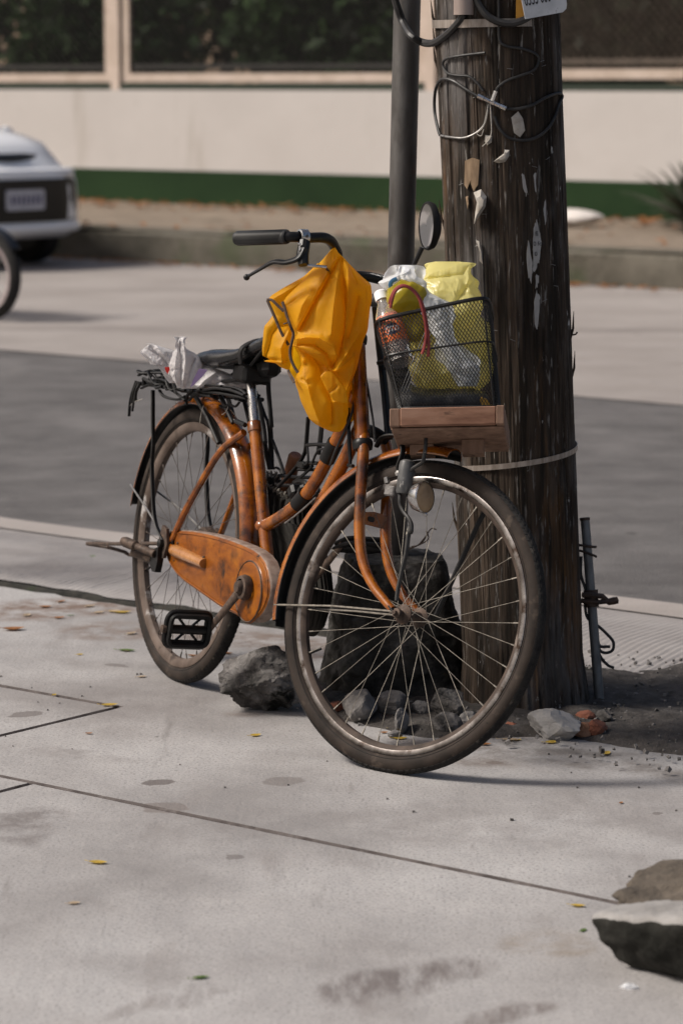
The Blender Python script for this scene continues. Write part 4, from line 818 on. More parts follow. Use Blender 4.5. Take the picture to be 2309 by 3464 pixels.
for (cx_, cy_, sx, sy, sz, seed, m, lb) in (
    ((0.0377, 6.497, 0)[0], (0.0378, 6.5115, 0)[1]+.04, .056, .05, .048, 2, CONC2, 'largest grey stone under the front rim, left of the pile'),
    ((0.1173, 6.553, 0)[0], (0.1169, 6.5322, 0)[1]+.05, .048, .04, .042, 3, CONC2, 'flat faced grey stone in the middle of the pile under the rim'),
    ((-0.0119, 6.5845, 0)[0], (-0.0118, 6.574, 0)[1]+.06, .026, .024, .02, 4, BRICKM, 'small reddish stone at the left end of the pile'),
    ((0.046, 6.7355, 0)[0], (0.0469, 6.5322, 0)[1]+.10, .030, .026, .035, 5, CONC2, 'small stone peeping behind the largest grey stone'),
    ((0.1347, 6.4098, 0)[0], (0.1346, 6.4038, 0)[1]+.01, .024, .016, .040, 6, CONC2, 'thin upright chip of stone in front of the pile'),
    ((0.1807, 6.553, 0)[0], (0.1801, 6.5322, 0)[1]+.06, .032, .03, .028, 7, CONC2, 'grey stone behind the brown leaf under the rim'),
    ((0.2399, 6.5012, 0)[0], (0.244, 6.4909, 0)[1]+.05, .056, .045, .052, 8, CONC, 'knobbly pale stone right of the brown leaf'),
    ((0.2367, 6.4098, 0)[0], (0.2359, 6.3898, 0)[1]+.02, .036, .03, .034, 9, CONC, 'knobbly stone in front of the pale one'),
    ((0.2889, 6.4909, 0)[0], (0.288, 6.4704, 0)[1]+.03, .026, .024, .022, 10, CONC2, 'small stone at the right end of the pile by the tyre'),
    ((0.1187, 6.3798, 0)[0], (0.1186, 6.3759, 0)[1], .018, .016, .012, 14, CONC2, 'pebble sized stone in front of the chip'),
    ((0.3571, 6.4238, 0)[0], (0.3571, 6.4238, 0)[1]+.02, .012, .010, .020, 15, CONC2, 'sliver of stone right of the front tyre'),
    ((0.3822, 6.4359, 0)[0], (0.3822, 6.4359, 0)[1]+.02, .022, .018, .012, 16, BRICKM, 'small brown stone chip between tyre and pole'),
    ((0.4746, 6.3601, 0)[0], (0.4746, 6.3601, 0)[1]+.02, .080, .046, .042, 17, PALESTONE, 'pale grey flat stone at the foot of the pole'),
    ((0.5384, 6.3601, 0)[0], (0.5384, 6.3601, 0)[1]+.02, .031, .026, .024, 18, mat('tan_stone', [(.27, .13, .07), (.38, .21, .13)], 30, I3, .9, bump=.004), 'orange tan stone touching the pale flat stone'),
    ((0.5704, 6.364, 0)[0], (0.5704, 6.364, 0)[1]+.02, .030, .026, .028, 19, BRICKM, 'red brick lump in front at the foot of the pole'),
    ((0.5567, 6.5177, 0)[0], (0.5562, 6.5115, 0)[1]+.02, .033, .028, .018, 20, BRICKM, 'flat red brick fragment behind the tan stone'),
    ((0.5955, 6.5177, 0)[0], (0.5944, 6.5053, 0)[1]+.02, .034, .026, .019, 21, CONC, 'rough pinkish stone behind the red brick lump')):
    stone(lb, (cx_, cy_, 0), (sx*.88, sy*.85, sz*.80), seed, m, seed*.7, (.1*(seed % 3), .1), sub=4, sink=.12)
# foreground block with a heap of dirt behind
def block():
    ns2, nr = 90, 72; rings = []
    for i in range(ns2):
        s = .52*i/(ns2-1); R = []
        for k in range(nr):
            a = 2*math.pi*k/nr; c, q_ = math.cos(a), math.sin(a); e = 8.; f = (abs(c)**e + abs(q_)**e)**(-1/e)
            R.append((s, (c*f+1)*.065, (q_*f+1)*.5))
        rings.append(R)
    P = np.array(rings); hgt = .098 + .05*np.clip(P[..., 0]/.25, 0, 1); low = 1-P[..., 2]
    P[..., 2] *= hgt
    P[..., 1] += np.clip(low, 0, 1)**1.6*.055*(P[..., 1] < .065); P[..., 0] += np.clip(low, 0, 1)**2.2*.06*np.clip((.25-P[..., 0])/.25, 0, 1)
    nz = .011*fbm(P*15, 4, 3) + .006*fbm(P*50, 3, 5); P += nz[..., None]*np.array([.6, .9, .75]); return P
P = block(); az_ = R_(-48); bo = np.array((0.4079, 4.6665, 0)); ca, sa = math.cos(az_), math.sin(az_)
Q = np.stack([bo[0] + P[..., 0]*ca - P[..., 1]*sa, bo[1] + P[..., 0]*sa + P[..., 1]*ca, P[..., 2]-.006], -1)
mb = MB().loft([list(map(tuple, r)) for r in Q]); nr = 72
mb.mi = [1 if math.sin(2*math.pi*((i % nr)+.5)/nr) < .66 else 0 for i in range(89*nr)] + [1, 1]  # side faces take a darkened colour that paints in their shade
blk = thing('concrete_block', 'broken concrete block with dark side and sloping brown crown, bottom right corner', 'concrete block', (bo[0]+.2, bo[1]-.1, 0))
obj('base', mb, [mat('foreground_concrete', [(.20, .19, .18), (.30, .29, .28)], 9, I3, .9, detail=8, bump=.006, bscale=40, spots=[((.11, .095, .082), 8, I3, .54, .12)]), mat('shaded_side_concrete', [(.012, .012, .010), (.034, .033, .029)], 9, I3, .95, detail=8, spec=.2, bump=.006, bscale=30)], blk, world=True, smooth=50)
mb = rockmesh((.24, .125, .080), 33, 6, .16, 5, 3., [(-.40, -.1, .85, .60), (-.6, -.2, .75, .66)])
V = np.array([Matrix.Rotation(.30, 3, 'Z') @ Matrix.Rotation(.08, 3, 'Y') @ Vector(q) for q in mb.v]); V[:, 2] -= V[:, 2].min() + .012; V += np.array((.712, 4.83, 0)); mb.v = [tuple(q) for q in V]
obj('crown', mb, mat('brown_crust', [(.042, .034, .026), (.11, .090, .070)], 9, I3, .95, detail=9, bump=.012, bscale=30, spots=[((.17, .15, .13), 16, I3, .64, .08)]), blk, world=True, smooth=30)
single('crumpled_wrapper', MB().add(*(lambda m_: (np.array(m_.v)*1.0 + np.array((0.4654, 4.5621, 0)), m_.f))(rockmesh((.014, .011, .008), 8, 6, .4, 3, 4.))), BAGW, 'tiny crumpled pale wrapper in front of the concrete block', 'litter')

# leaves one can count
def leafmesh(L_, W_, curl, m):
    n = 7; V = []; F = []
    for i in range(n):
        t = i/(n-1); wd = W_*math.sin(math.pi*min(1, t*1.02+.0))**.8; x = (t-.5)*L_; zc = curl*(t-.5)**2*4
        V += [(x, -wd/2, zc + .13*wd), (x, 0, zc), (x, wd/2, zc + .16*wd)]
    for i in range(n-1):
        for j in (0, 1): F.append((i*3+j, (i+1)*3+j, (i+1)*3+j+1, i*3+j+1))
    mb = MB(); mb.add(V, F); mb.tube([(-L_*.5, 0, curl), (-L_*.68, .002, curl*1.3)], .0008, 4); return mesh('leaf', mb, m, 60)
LEAFS = {'y': leafmesh(.042, .020, .0035, LEAFY), 'g': leafmesh(.045, .017, .002, LEAFG), 'b': leafmesh(.048, .026, .005, LEAFB), 't': leafmesh(.046, .024, .003, LEAFT)}
def leaf(kind, p, label, sc=1., rz=0., tilt=0.):
    o = bpy.data.objects.new('fallen_leaf', LEAFS[kind]); COL.objects.link(o); o.location = (p[0], p[1], p[2]+.0015)
    o.rotation_euler = (tilt, 0, rz); o.scale = (sc,)*3; tag(o, label, 'leaf', 'fallen leaves')
for k, (kind, p, lb, sc, rz) in enumerate((
    ('y', (-0.5428, 6.7096, 0), 'yellow leaf at the corner of the cut slab joint', 1.0, .2), ('y', (-0.683, 6.8266, 0), 'tiny yellow leaf on the far slab joint at left', .5, 1.),
    ('g', (-0.5513, 7.375, 0), 'green leaf lying behind the rear wheel', 1.1, .1), ('t', (-0.5552, 7.6041, 0), 'pale oval leaf left of the pedal', .85, .9),
    ('t', (-0.6662, 7.9135, 0), 'pale leaf at the broken pavement edge', .75, .4), ('t', (-0.6238, 7.9274, 0), 'pale leaf beside the rear wheel at the broken edge', .9, .2),
    ('y', (-0.602, 7.9135, 0), 'yellowish leaf touching the rear tyre at the crack', 1.2, .1), ('t', (-0.6994, 8.0112, 0), 'tan leaf in the crack left of the rear wheel', .8, .3),
    ('g', (-0.7677, 8.8689, 0), 'green leaf on the ribbed gutter at left', .8, .8), ('b', (-0.6415, 8.5371, 0), 'dark leaf on the ribbed gutter left of the tyre', .6, .2),
    ('b', (-0.7858, 8.0824, 0), 'brown leaf in the crack at left', .7, .7), ('b', (-0.8219, 7.9995, 0), 'brown leaf on the dirt by the crack', .8, .3), ('t', (-0.8587, 7.8724, 0), 'tan leaf on the dirty patch at far left', .8, 1.2),
    ('b', (-0.8725, 7.6619, 0), 'dark leaf litter strip at the far left edge', 1.3, .0), ('g', (-0.7391, 7.8724, 0), 'small green leaf on the dirty patch', .5, .5), ('b', (-0.7682, 7.8317, 0), 'brown leaf right of the dirty patch', .7, .2),
    ('y', (-0.6657, 7.3213, 0), 'small olive leaf left of the rear wheel base', .5, .3), ('b', (-0.3787, 7.3055, 0), 'brown leaf seen through the rear spokes', .6, .1), ('t', (-0.4892, 7.0398, 0), 'faint yellow leaf left of the rear contact patch', .6, .5),
    ('y', (-0.1922, 6.3906, 0), 'olive yellow leaf in front of the concrete lump', .75, .35), ('t', (-0.212, 7.3361, 0), 'tan leaf behind the concrete lump', .8, .1), ('b', (-0.2919, 7.3361, 0), 'dark twiggy leaf between rear tyre and lump', .7, -.4),
    ('b', (0.1944, 6.4806, 0), 'long curled brown leaf under the front rim', 1.75, .25), ('y', (0.1293, 6.3601, 0), 'bright yellow leaf inside the front wheel', .8, .4), ('y', (0.1278, 6.3958, 0), 'small yellow leaf beside the bright one', .6, 1.1),
    ('b', (0.1155, 6.5322, 0), 'reddish leaf between the grey stones', .8, .9), ('y', (0.1091, 6.4704, 0), 'yellow leaf tucked between two stones', .55, 1.4), ('b', (0.095, 6.4198, 0), 'small orange leaf left inside the wheel', .4, .2),
    ('y', (0.1728, 6.4238, 0), 'small yellow brown leaf below the long leaf', .5, .1), ('t', (0.3726, 6.3443, 0), 'curled pale leaf right of the front tyre', 1.0, .2), ('y', (0.3901, 6.3443, 0), 'yellow leaf tip beside the curled pale leaf', .5, .6),
    ('y', (0.4631, 6.3208, 0), 'yellow green leaf in front of the pale flat stone', .85, .2), ('y', (0.4346, 6.4198, 0), 'yellow leaf left of the pale flat stone', .5, 1.5), ('g', (0.4323, 6.4745, 0), 'dark green leaf at the foot of the pole', .5, .8),
    ('y', (0.5748, 6.2153, 0), 'standing yellow brown leaf on the pavement at right', .8, .9), ('b', (0.3156, 6.3014, 0), 'brown leaf half under the front tyre', .6, .4),
    ('b', (0.6532, 6.8259, 0), 'orange leaf behind the earthing rod', 1.3, .2), ('b', (0.6747, 6.8609, 0), 'dark curled leaf right of the earthing rod', 1.3, .5), ('t', (0.6007, 6.8698, 0), 'tan leaf between pole and earthing rod', 1.0, 1.2), ('y', (0.5914, 6.7398, 0), 'mossy yellow leaf at the foot of the rod', .9, .1), ('y', (0.6288, 6.7568, 0), 'yellow leaf right of the rod foot', .7, .3),
    ('y', (-0.455, 5.317, 0), 'olive leaf on the front pavement at left', .9, .1), ('t', (-0.4752, 5.0453, 0), 'faint tan leaf on the front pavement at left', .55, .3), ('g', (-0.23, 4.6097, 0), 'green leaf low on the front pavement', .75, .2), ('y', (0.4174, 5.0287, 0), 'orange yellow leaf left of the pale block', .7, .1), ('g', (0.4152, 4.8786, 0), 'round olive leaf left of the pale block', .5, .9),
    ('b', (0.565, 5.7761, 0), 'dark speck of a leaf on the pavement at right', .3, .9), ('t', (-0.5511, 7.3675, 0), 'green twig leaf left of the rear wheel', .5, 0), ('b', (-0.565, 6.4112, 0), 'thin brown leaf stalk on the pavement', .4, .1))):
    leaf(kind, p, lb, sc, rz + .3*math.sin(k*2.1), (.10 if k < 36 else .05)*math.sin(k*1.7))
# gravel in the soil
mb = MB(); cube = [(-1, -1, -1), (1, -1, -.8), (.8, 1, -1), (-1, .9, -.9), (-.7, -.8, .8), (.9, -.6, 1), (.6, .8, .7), (-.8, .7, 1)]
for k in range(900):
    s, n = rng.uniform(-4.4, -2.4), rng.uniform(5.1, 6.2)
    sz = min(.0055, .0017*math.exp(abs(rng.normal())*.6)); a = rng.uniform(0, 6.28); c_ = np.array(RN(s, n, .014)); M3 = np.array(Matrix.Rotation(a, 3, 'Z') @ Matrix.Rotation(a*1.7, 3, 'X'))
    mb.hexa([tuple(M3 @ (np.array(q)*sz*rng.uniform(.6, 1.3, 3)) + c_) for q in cube])
for k in range(70):
    s, n = rng.uniform(-5.8, -2.6), rng.uniform(4.4, 5.9); sz = .0016*math.exp(abs(rng.normal())*.5); c_ = np.array(RN(s, n, .001))
    mb.hexa([tuple(np.array(q)*sz + c_) for q in cube])
tag(obj('gravel', mb, mat('gravel_stone', [(.05, .046, .043), (.22, .205, .195)], 60, I3, .9), smooth=0), 'loose gravel and grit scattered round the foot of the pole', 'gravel', kind='stuff')

# ================================================================== THE BICYCLE
bike = thing('bicycle', 'old orange bicycle with chain case, leaning by the pipe and utility pole', 'bicycle', mw=BIKE)
def bobj(name, mb, m, label=None, kind=None, smooth=35): return obj(name, mb, m, bike, label=label, kind=kind, smooth=smooth)
def fobj(name, mb, m, parent=None, label=None, kind=None, smooth=35):
    return obj(name, mb, m, parent or bike, ml=None if parent else MF, label=label, kind=kind, smooth=smooth)
WR = .3345
TYRE = [(.0185*math.cos(a), .3145 + .0200*math.sin(a)) for a in [2*math.pi*k/18 for k in range(18)]]
SPK = {}
def spoke_mesh(side, dr, m, fl, fr):
    key = (side, dr, m.name, fl)
    if key not in SPK:
        ha = dr*R_(52); p0 = (fr*math.cos(ha), side*fl, fr*math.sin(ha)); p1 = np.array((.277, side*.002, 0)); d = unit(p1-np.array(p0))
        mb = MB().tube([p0, p1 - d*.012],   .00072, 5); mb.tube([p1-d*.014, p1], .0018, 5)
        SPK[key] = mesh('spoke', mb, m)
    return SPK[key]
def wheel(ml, rimm, spm, fl, fr, hubprof, label, phase, treadn=132):
    rimp = [(.0130, .2985), (.0138, .296), (.0128, .287), (.0105, .281), (.006, .2765), (-.006, .2765), (-.0105, .281), (-.0128, .287), (-.0138, .296), (-.0130, .2985), (-.010, .2945), (.010, .2945)]
    rmb = MB().wheelring(rimp, 120); rmb.mi = [1 if (i % 12) in (2, 3, 4, 5, 6) else 0 for i in range(len(rmb.f))]
    wl_ = obj('wheel', rmb, [rimm, RIMDIRT if rimm is RIMM else RIMDUST], bike, ml=ml, label=label, smooth=30)
    ty = obj('tyre', MB().wheelring(TYRE, 128), SIDEWALL, wl_, smooth=60)
    band_ = [(.0178*math.cos(R_(a)), .3145 + .0206*math.sin(R_(a))) for a in range(38, 143, 13)]
    mb = MB().wheelring(band_ + [(y*.8, r-.004) for y, r in reversed(band_)], 128)
    for k in range(treadn):
        for (al, sk) in ((50, .35), (72, -.3), (90, .3), (108, -.3), (130, .35)):
            t = 2*math.pi*(k + (.5 if al in (72, 108) else 0))/treadn; a0, a1 = R_(al-7), R_(al+7); w_ = 2*math.pi/treadn*.36
            V = []
            for h in (.0203, .0215):
                for da, tt3 in ((a0, t-w_), (a1, t-w_+sk*w_), (a1, t+w_+sk*w_), (a0, t+w_)):
                    r = .3145 + h*math.sin(da); V.append((r*math.cos(tt3), .0185*h/.0203*math.cos(da), r*math.sin(tt3)))
            mb.hexa(V)
    obj('tread', mb, TREADM, wl_, kind='stuff', smooth=0)
    # a moulded line round each sidewall
    for sg in (1, -1): obj('sidewall_line', MB().wheelring([(sg*(.0168+.0008*math.cos(q)), .3055+.0008*math.sin(q)) for q in (0, 1.57, 3.14, 4.71)], 96), TREADM, wl_)
    obj('hub', MB().lathe(hubprof, (0, 0, 0), (0, 1, 0), 24), RUSTM, wl_)
    for k in range(36):
        side = 1 if k % 2 else -1; dr = 1 if (k//2) % 2 else -1
        o = bpy.data.objects.new('spoke', spoke_mesh(side, dr, spm, fl, fr)); COL.objects.link(o); o.parent = wl_
        o.matrix_local = Matrix.Rotation(-(2*math.pi*k/36 + phase), 4, 'Y')
    va = R_(200)+phase; obj('valve', MB().tube([(.277*math.cos(va), 0, .277*math.sin(va)), (.245*math.cos(va), 0, .245*math.sin(va))], [.004, .003], 8), BLACKM, wl_)
    return wl_
fw_ = wheel(MF, RIMM, SPOKEB, .030, .019, [(.001, -.066), (.0045, -.066), (.0045, -.058), (.010, -.057), (.011, -.050), (.008, -.046), (.008, -.038), (.014, -.036), (.0215, -.032), (.022, -.028), (.012, -.024), (.010, 0), (.012, .024), (.022, .028), (.0215, .032), (.014, .036), (.008, .046), (.011, .050), (.010, .057), (.0045, .058), (.0045, .066), (.001, .066)], None, .06)
rw_ = wheel(Matrix.Translation((0, 0, WR)), RIMDUST, SPOKED, .033, .024, [(.001, -.085), (.005, -.085), (.005, -.07), (.012, -.069), (.012, -.055), (.02, -.05), (.028, -.036), (.028, -.030), (.016, -.026), (.014, 0), (.016, .026), (.045, .030), (.048, .05), (.03, .056), (.01, .06), (.01, .07), (.001, .07)], 'dusty rear wheel with pale worn rim', .02)

# frame
SL, BBp = np.array([.294, 0, .661]), np.array([.478, 0, .290])
HB, HTp = np.array([.853, 0, .676]), np.array([.772, 0, .898])
t_st = bobj('seat_tube', MB().tube([BBp, SL-(SL-BBp)*.25, SL - (SL-BBp)*.24, SL-(SL-BBp)*.02], [.0150, .0150, .0152, .0155], 16), ORANGE)
obj('seat_lug', MB().lathe([(.0160, -.012), (.0178, -.010), (.0178, .010), (.0162, .013), (.0135, .013)], SL-(SL-BBp)*.02, SL-BBp, 18), ORANGE, t_st)
obj('clamp_bolt', MB().tube([SL+(-.005, -.022, -.004), SL+(-.055, -.024, .0)], .006, 8), BLACKM, t_st)
bobj('head_tube', MB().tube([HB, HTp], .0172, 18), ORANGE)
for c_ in (HB, HTp): bobj('headset_cup', MB().lathe([(.014, -.014), (.0205, -.012), (.0225, -.002), (.0225, .004), (.0195, .010), (.015, .012)], c_, HTp-HB, 20), BLACKM)
tt = catmull([(.398, 0, .434), (.440, 0, .449), (.491, 0, .470), (.545, 0, .497), (.585, 0, .520), (.625, 0, .552), (.660, 0, .587), (.700, 0, .636), (.745, 0, .696), (.800, 0, .782)], 5)
t_tt = bobj('top_tube', MB().tube(tt, .0150, 16), ORANGE)
obj('weld_lug', MB().ball((.400, -.002, .436), (.019, .019, .016), 12), ORANGE, t_tt)
bobj('tube_clamp', MB().tube([(.566, 0, .507), (.589, 0, .524), (.604, 0, .537)], .0185, 16), BLACKM)
bobj('tube_clamp', MB().tube([(.690, 0, .624), (.722, 0, .666)], .0185, 16), BLACKM)
bobj('down_tube', MB().tube([(.835, 0, .715), (.783, 0, .640), BBp + (.01, 0, .0)], .0155, 16), ORANGE)
bobj('bottom_bracket', MB().tube([BBp + (0, -.040, 0), BBp + (0, .04, 0)], .021, 18), ORANGE)
for sg in (-1, 1):
    bobj('seat_stay', MB().tube(catmull([SL + (-.012, sg*.020, -.022), (.20, sg*.036, .585), (.115, sg*.052, .475), (.06, sg*.058, .400), (.022, sg*.060, .345)], 6), [.0085, .0085, .0085, .007], 10), ORANGE)
    bobj('chain_stay', MB().tube([BBp + (-.02, sg*.024, 0), (.30, sg*.036, .300), (.02, sg*.060, .332)], [.010, .009, .0075], 10), ORANGE)
    bobj('dropout', MB().prism([(-.020, .318), (.035, .325), (.035, .345), (.0, .356), (-.018, .350)], lambda x, z, h: (x, sg*.060+h, z), -.003, .003), BLACKM)
bobj('seat_post', MB().tube([SL - (SL-BBp)*.03, SL + (SL-BBp)*.30], .0125, 16), CHROME)

# chain case
cc = [(-0.0071, -0.058, 0.3663), (0.0535, -0.058, 0.3764), (0.1339, -0.058, 0.3854), (0.2135, -0.058, 0.3908), (0.2825, -0.058, 0.3932), (0.3506, -0.058, 0.394), (0.4276, -0.058, 0.3927), (0.4801, -0.058, 0.39), (0.5189, -0.058, 0.3836), (0.5494, -0.058, 0.3726), (0.57, -0.058, 0.3564), (0.5831, -0.058, 0.3371), (0.5905, -0.058, 0.319), (0.5913, -0.058, 0.2979), (0.5815, -0.058, 0.2752), (0.5652, -0.058, 0.2563), (0.5459, -0.058, 0.2414), (0.5252, -0.058, 0.2318), (0.5034, -0.058, 0.2258), (0.4804, -0.058, 0.2235), (0.4568, -0.058, 0.2235), (0.4125, -0.058, 0.2288), (0.3344, -0.058, 0.2311), (0.2734, -0.058, 0.2377), (0.2113, -0.058, 0.2452), (0.1589, -0.058, 0.2512), (0.1056, -0.058, 0.2577), (0.0615, -0.058, 0.267), (0.0268, -0.058, 0.2787), (-0.0005, -0.058, 0.2933), (-0.0129, -0.058, 0.3081), (-0.0183, -0.058, 0.3365)]
case_poly = [(p[0], p[2]) for p in cc]
def inset(poly, d):
    n = len(poly); out = []
    ar = sum(poly[i-1][0]*poly[i][1]-poly[i][0]*poly[i-1][1] for i in range(n)); s_ = 1 if ar > 0 else -1
    for i in range(n):
        p0, p1, p2 = map(np.array, (poly[i-1], poly[i], poly[(i+1) % n])); d1, d2 = unit(p1-p0), unit(p2-p1)
        nn = unit(np.array([-d1[1], d1[0]]) + np.array([-d2[1], d2[0]]))*s_; out.append(tuple(p1 + nn*d))
    return out
mb = MB(); rings = []
for d, y in ((0, -.026), (0, -.050), (.003, -.0555), (.008, -.058)): rings.append([(u, y, v) for u, v in inset(case_poly, d)])
n_ = len(case_poly); mb.loft(rings); mb.mi = [1 if 0 <= (i//n_) < 2 and i < 3*n_ else 0 for i in range(len(mb.f))]
chain_case = bobj('chain_case', mb, [ORANGE_CASE, DUSTY_EDGE], smooth=50)
obj('edge_bead', MB().tube([(u, -.0585, v) for u, v in inset(case_poly, .009)], .0016, 6, closed=True), ORANGE_CASE, chain_case)
dc = BBp + (.010, 0, .004)
obj('disc', MB().lathe([(.001, -.0640), (.062, -.0635), (.070, -.0615), (.0735, -.0575)], dc, (0, 1, 0), 48), ORANGE_CASE, chain_case)
obj('disc_rim', MB().wheelring([(-.0620+.0018*math.cos(q), .0695+.0018*math.sin(q)) for q in (0, 1.57, 3.14, 4.71)], 48), RUSTM, chain_case, ml=Matrix.Translation(tuple(dc)))
pA, pB = np.array((0.035, -0.06, 0.3253)), np.array((0.2286, -0.06, 0.3198))
obj('chain_window', MB().tube([pA + (pB-pA)*t for t in (0, .04, .1, .5, .92, 1)], [.009, .016, .019, .0175, .0155, .0145], 16, flat=.8), mat('rubbed_orange', [(.30, .12, .03), (.42, .20, .07)], 30, I3, .22, .4, coat=.5, spots=[((.05, .02, .01), 30, I3, .62, .1)]), chain_case)
for (x, y, r) in ((612, 588, .003), (590, 690, .002), (765, 672, .004)):
    obj('screw', MB().ball((0, 0, 0), r, 8), RUSTM, chain_case, ml=Matrix.Translation({612: (0.0561, -0.059, 0.3437), 590: (0.0446, -0.059, 0.2999), 765: (0.2182, -0.06, 0.3328)}[x]))

# cranks and pedals
pr = np.array([.372, 0, .183]); pl_ = 2*np.array([.490, 0, .303]) - pr
for sg, pc in ((-1, pr), (1, pl_)):
    cb = np.array([.490, 0, .303]); y0, y1 = sg*.078, sg*.098
    A3, B3 = cb + (0, y0, 0), pc + (0, y1, 0)
    ck = bobj('crank_arm', MB().tube([A3 + (A3-B3)*.07, A3, A3 + (B3-A3)*.25, A3 + (B3-A3)*.9, B3 + (B3-A3)*.06], [.009, .0145, .0115, .0090, .009], 12, flat=.62, up=(0, 1, 0)), RUSTM)
    obj('cotter_boss', MB().lathe([(.001, -.018), (.0125, -.017), (.016, -.010), (.016, .018)], A3, (0, -sg*1., 0), 18), RUSTM, ck)
    obj('axle_ring', MB().lathe([(.020, -.008), (.027, -.006), (.030, .004), (.028, .012)], A3, (0, -sg*1., 0), 22), RUSTM, ck)
    ped = bobj('pedal', MB().tube([B3, pc + (0, sg*.205, 0)], .0065, 10), BLACKM)
    pm = pc + (0, sg*.150, 0); tl = R_(8 if sg < 0 else 62)
    if sg < 0: X_, Z_ = np.array([math.sin(tl), 0, math.cos(tl)]), np.array([math.cos(tl), 0, -math.sin(tl)])
    else: X_, Z_ = np.array([math.cos(R_(20)), 0, math.sin(R_(20))]), np.array([-math.sin(R_(20)), 0, math.cos(R_(20))])
    Y_ = np.array([0, 1., 0]); W2, H2 = .050, .036
    fr2 = rrect(-W2, W2, -H2, H2, .014, 5)
    mb = MB(); mb.tube([pm + Y_*u + X_*v for u, v in fr2], .0115, 8, closed=True, flat=.52, up=tuple(Z_)); obj('cage', mb, BLACKM, ped)
    mb = MB(); mb.tube([pm + Y_*u*.98 + X_*v*.98 - Z_*.012*(-1) for u, v in fr2], .006, 6, closed=True); obj('back_plate', mb, BLACKR, ped)
    obj('barrel', MB().tube([pm - Y_*W2, pm + Y_*W2], .011, 12), BLACKM, ped)
    for a, b in (((-1, -1), (1, 1)), ((-1, 1), (1, -1))):
        obj('brace', MB().tube([pm + Y_*a[0]*W2*.62 + X_*a[1]*H2*.85, pm + Y_*b[0]*W2*.62 + X_*b[1]*H2*.85], .0032, 6), BLACKM, ped)
    obj('end_cap', MB().lathe([(.001, -.006), (.009, -.005), (.010, .004)], pm + Y_*sg*(W2+.010), (0, -sg*1., 0), 12), RUSTM, ped)
    for v in (-1, 1): obj('reflector_mount', MB().box(pm + X_*v*(H2+.002) , (.010, .06, .010), bev=.002), BLACKR, ped)

# mudguards
def guard(R0, a0, a1, wd, name, ml, offx=0.):
    prof_o = [(wd*math.sin(q), R0 - .009 + .024*math.cos(q)) for q in np.linspace(-1.5, 1.5, 13)]
    prof_i = [(y*.94, r-.0022) for y, r in reversed(prof_o)]
    mb = MB().wheelring(prof_o + prof_i, 72, a0=R_(a0), a1=R_(a1)); q = len(prof_o) + len(prof_i)
    mb.mi = [1 if (i % q) >= len(prof_o)-1 else 0 for i in range(72*q)] + [0, 0]
    return obj(name, mb, [ORANGE, BLACKM], bike, ml=ml, smooth=50)
rg = guard(.346, -12, 172, .029, 'mudguard', Matrix.Translation((.004, 0, WR+.004)))
fg = guard(.349, 82, 189, .0275, 'mudguard', MF @ Matrix.Translation((-.004, 0, .004)))
fobj('mudguard_flap', MB().loft([[(-.352*math.cos(R_(a))+0, y, -.352*math.sin(R_(a))) for y in (-.022, .022)] + [(-.348*math.cos(R_(a)), y, -.348*math.sin(R_(a))) for y in (.022, -.022)] for a in (8, 10.5)]), BLACKR)
for sg in (-1, 1):
    bobj('mudguard_stay', MB().tube([(-.352, sg*.026, .437), (-.17, sg*.05, .395), (.002, sg*.066, .340)], .0026, 7), STEELG)
    fobj('mudguard_stay', MB().tube([(-.354, sg*.024, -.018), (-.18, sg*.045, -.004), (-.004, sg*.060, .002)], .0024, 7), SPOKEB)

# rear axle: nuts, lifted stand, foot pegs
for sg in (-1, 1):
    bobj('axle_nut', MB().lathe([(.001, .010), (.006, .009), (.011, .006), (.011, -.004), (.015, -.005), (.015, -.008)], (0, sg*.078, WR), (0, sg*1., 0), 6), BLACKM)
    bobj('axle_bracket', MB().prism([(-.022, .295), (.012, .300), (.026, .335), (.014, .372), (-.012, .378), (-.026, .345)], lambda x, z, h: (x, sg*.070+h, z), -.004, .004), RUSTM)
st1 = (-0.6344, -0.02, 0.2456)
mb = MB(); mb.tube(catmull([(.0, -.076, .334), (-0.1059, -0.07, 0.3192), (-0.2855, -0.06, 0.2933), (-0.617, -0.02, 0.249)], 5), .0048, 8)
mb.tube(catmull([(-0.6167, -0.02, 0.2481), (-0.5239, 0, 0.2535), (-0.5391, 0.05, 0.2431), (-0.4829, 0.075, 0.2418), (.0, .076, .334)], 5), .0048, 8)
bobj('kickstand', mb, RUSTM)
pgA, pgB = np.array((-0.116, -0.13, 0.3214)), np.array((-0.014, -0.085, 0.3058))
bobj('foot_peg', MB().tube([pgA, pgA + (pgB-pgA)*.10, pgA + (pgB-pgA)*.40, pgA + (pgB-pgA)*.45, pgB], [.010, .0135, .0135, .009, .010], 12), RUSTM)
pgA, pgB = np.array((-0.114, -0.1, 0.2947)), np.array((-0.0424, -0.075, 0.2896))
pg2 = bobj('foot_peg', MB().tube([pgA, pgA+(pgB-pgA)*.08, pgA+(pgB-pgA)*.62, pgA+(pgB-pgA)*.66, pgB], [.010, .0115, .0115, .0135, .0125], 12), RUSTM)
bobj('peg_bracket', MB().prism([(p[0], p[2]) for p in [(-0.0771, -0.075, 0.2979), (0.0016, -0.075, 0.326), (0.0028, -0.075, 0.3054), (0.0049, -0.075, 0.2933), (-0.003, -0.075, 0.263), (-0.0221, -0.075, 0.2622), (-0.0388, -0.075, 0.2764), (-0.0676, -0.075, 0.2826)]], lambda x, z, h: (x, -.075+h, z), -.010, .006), BLACKM)

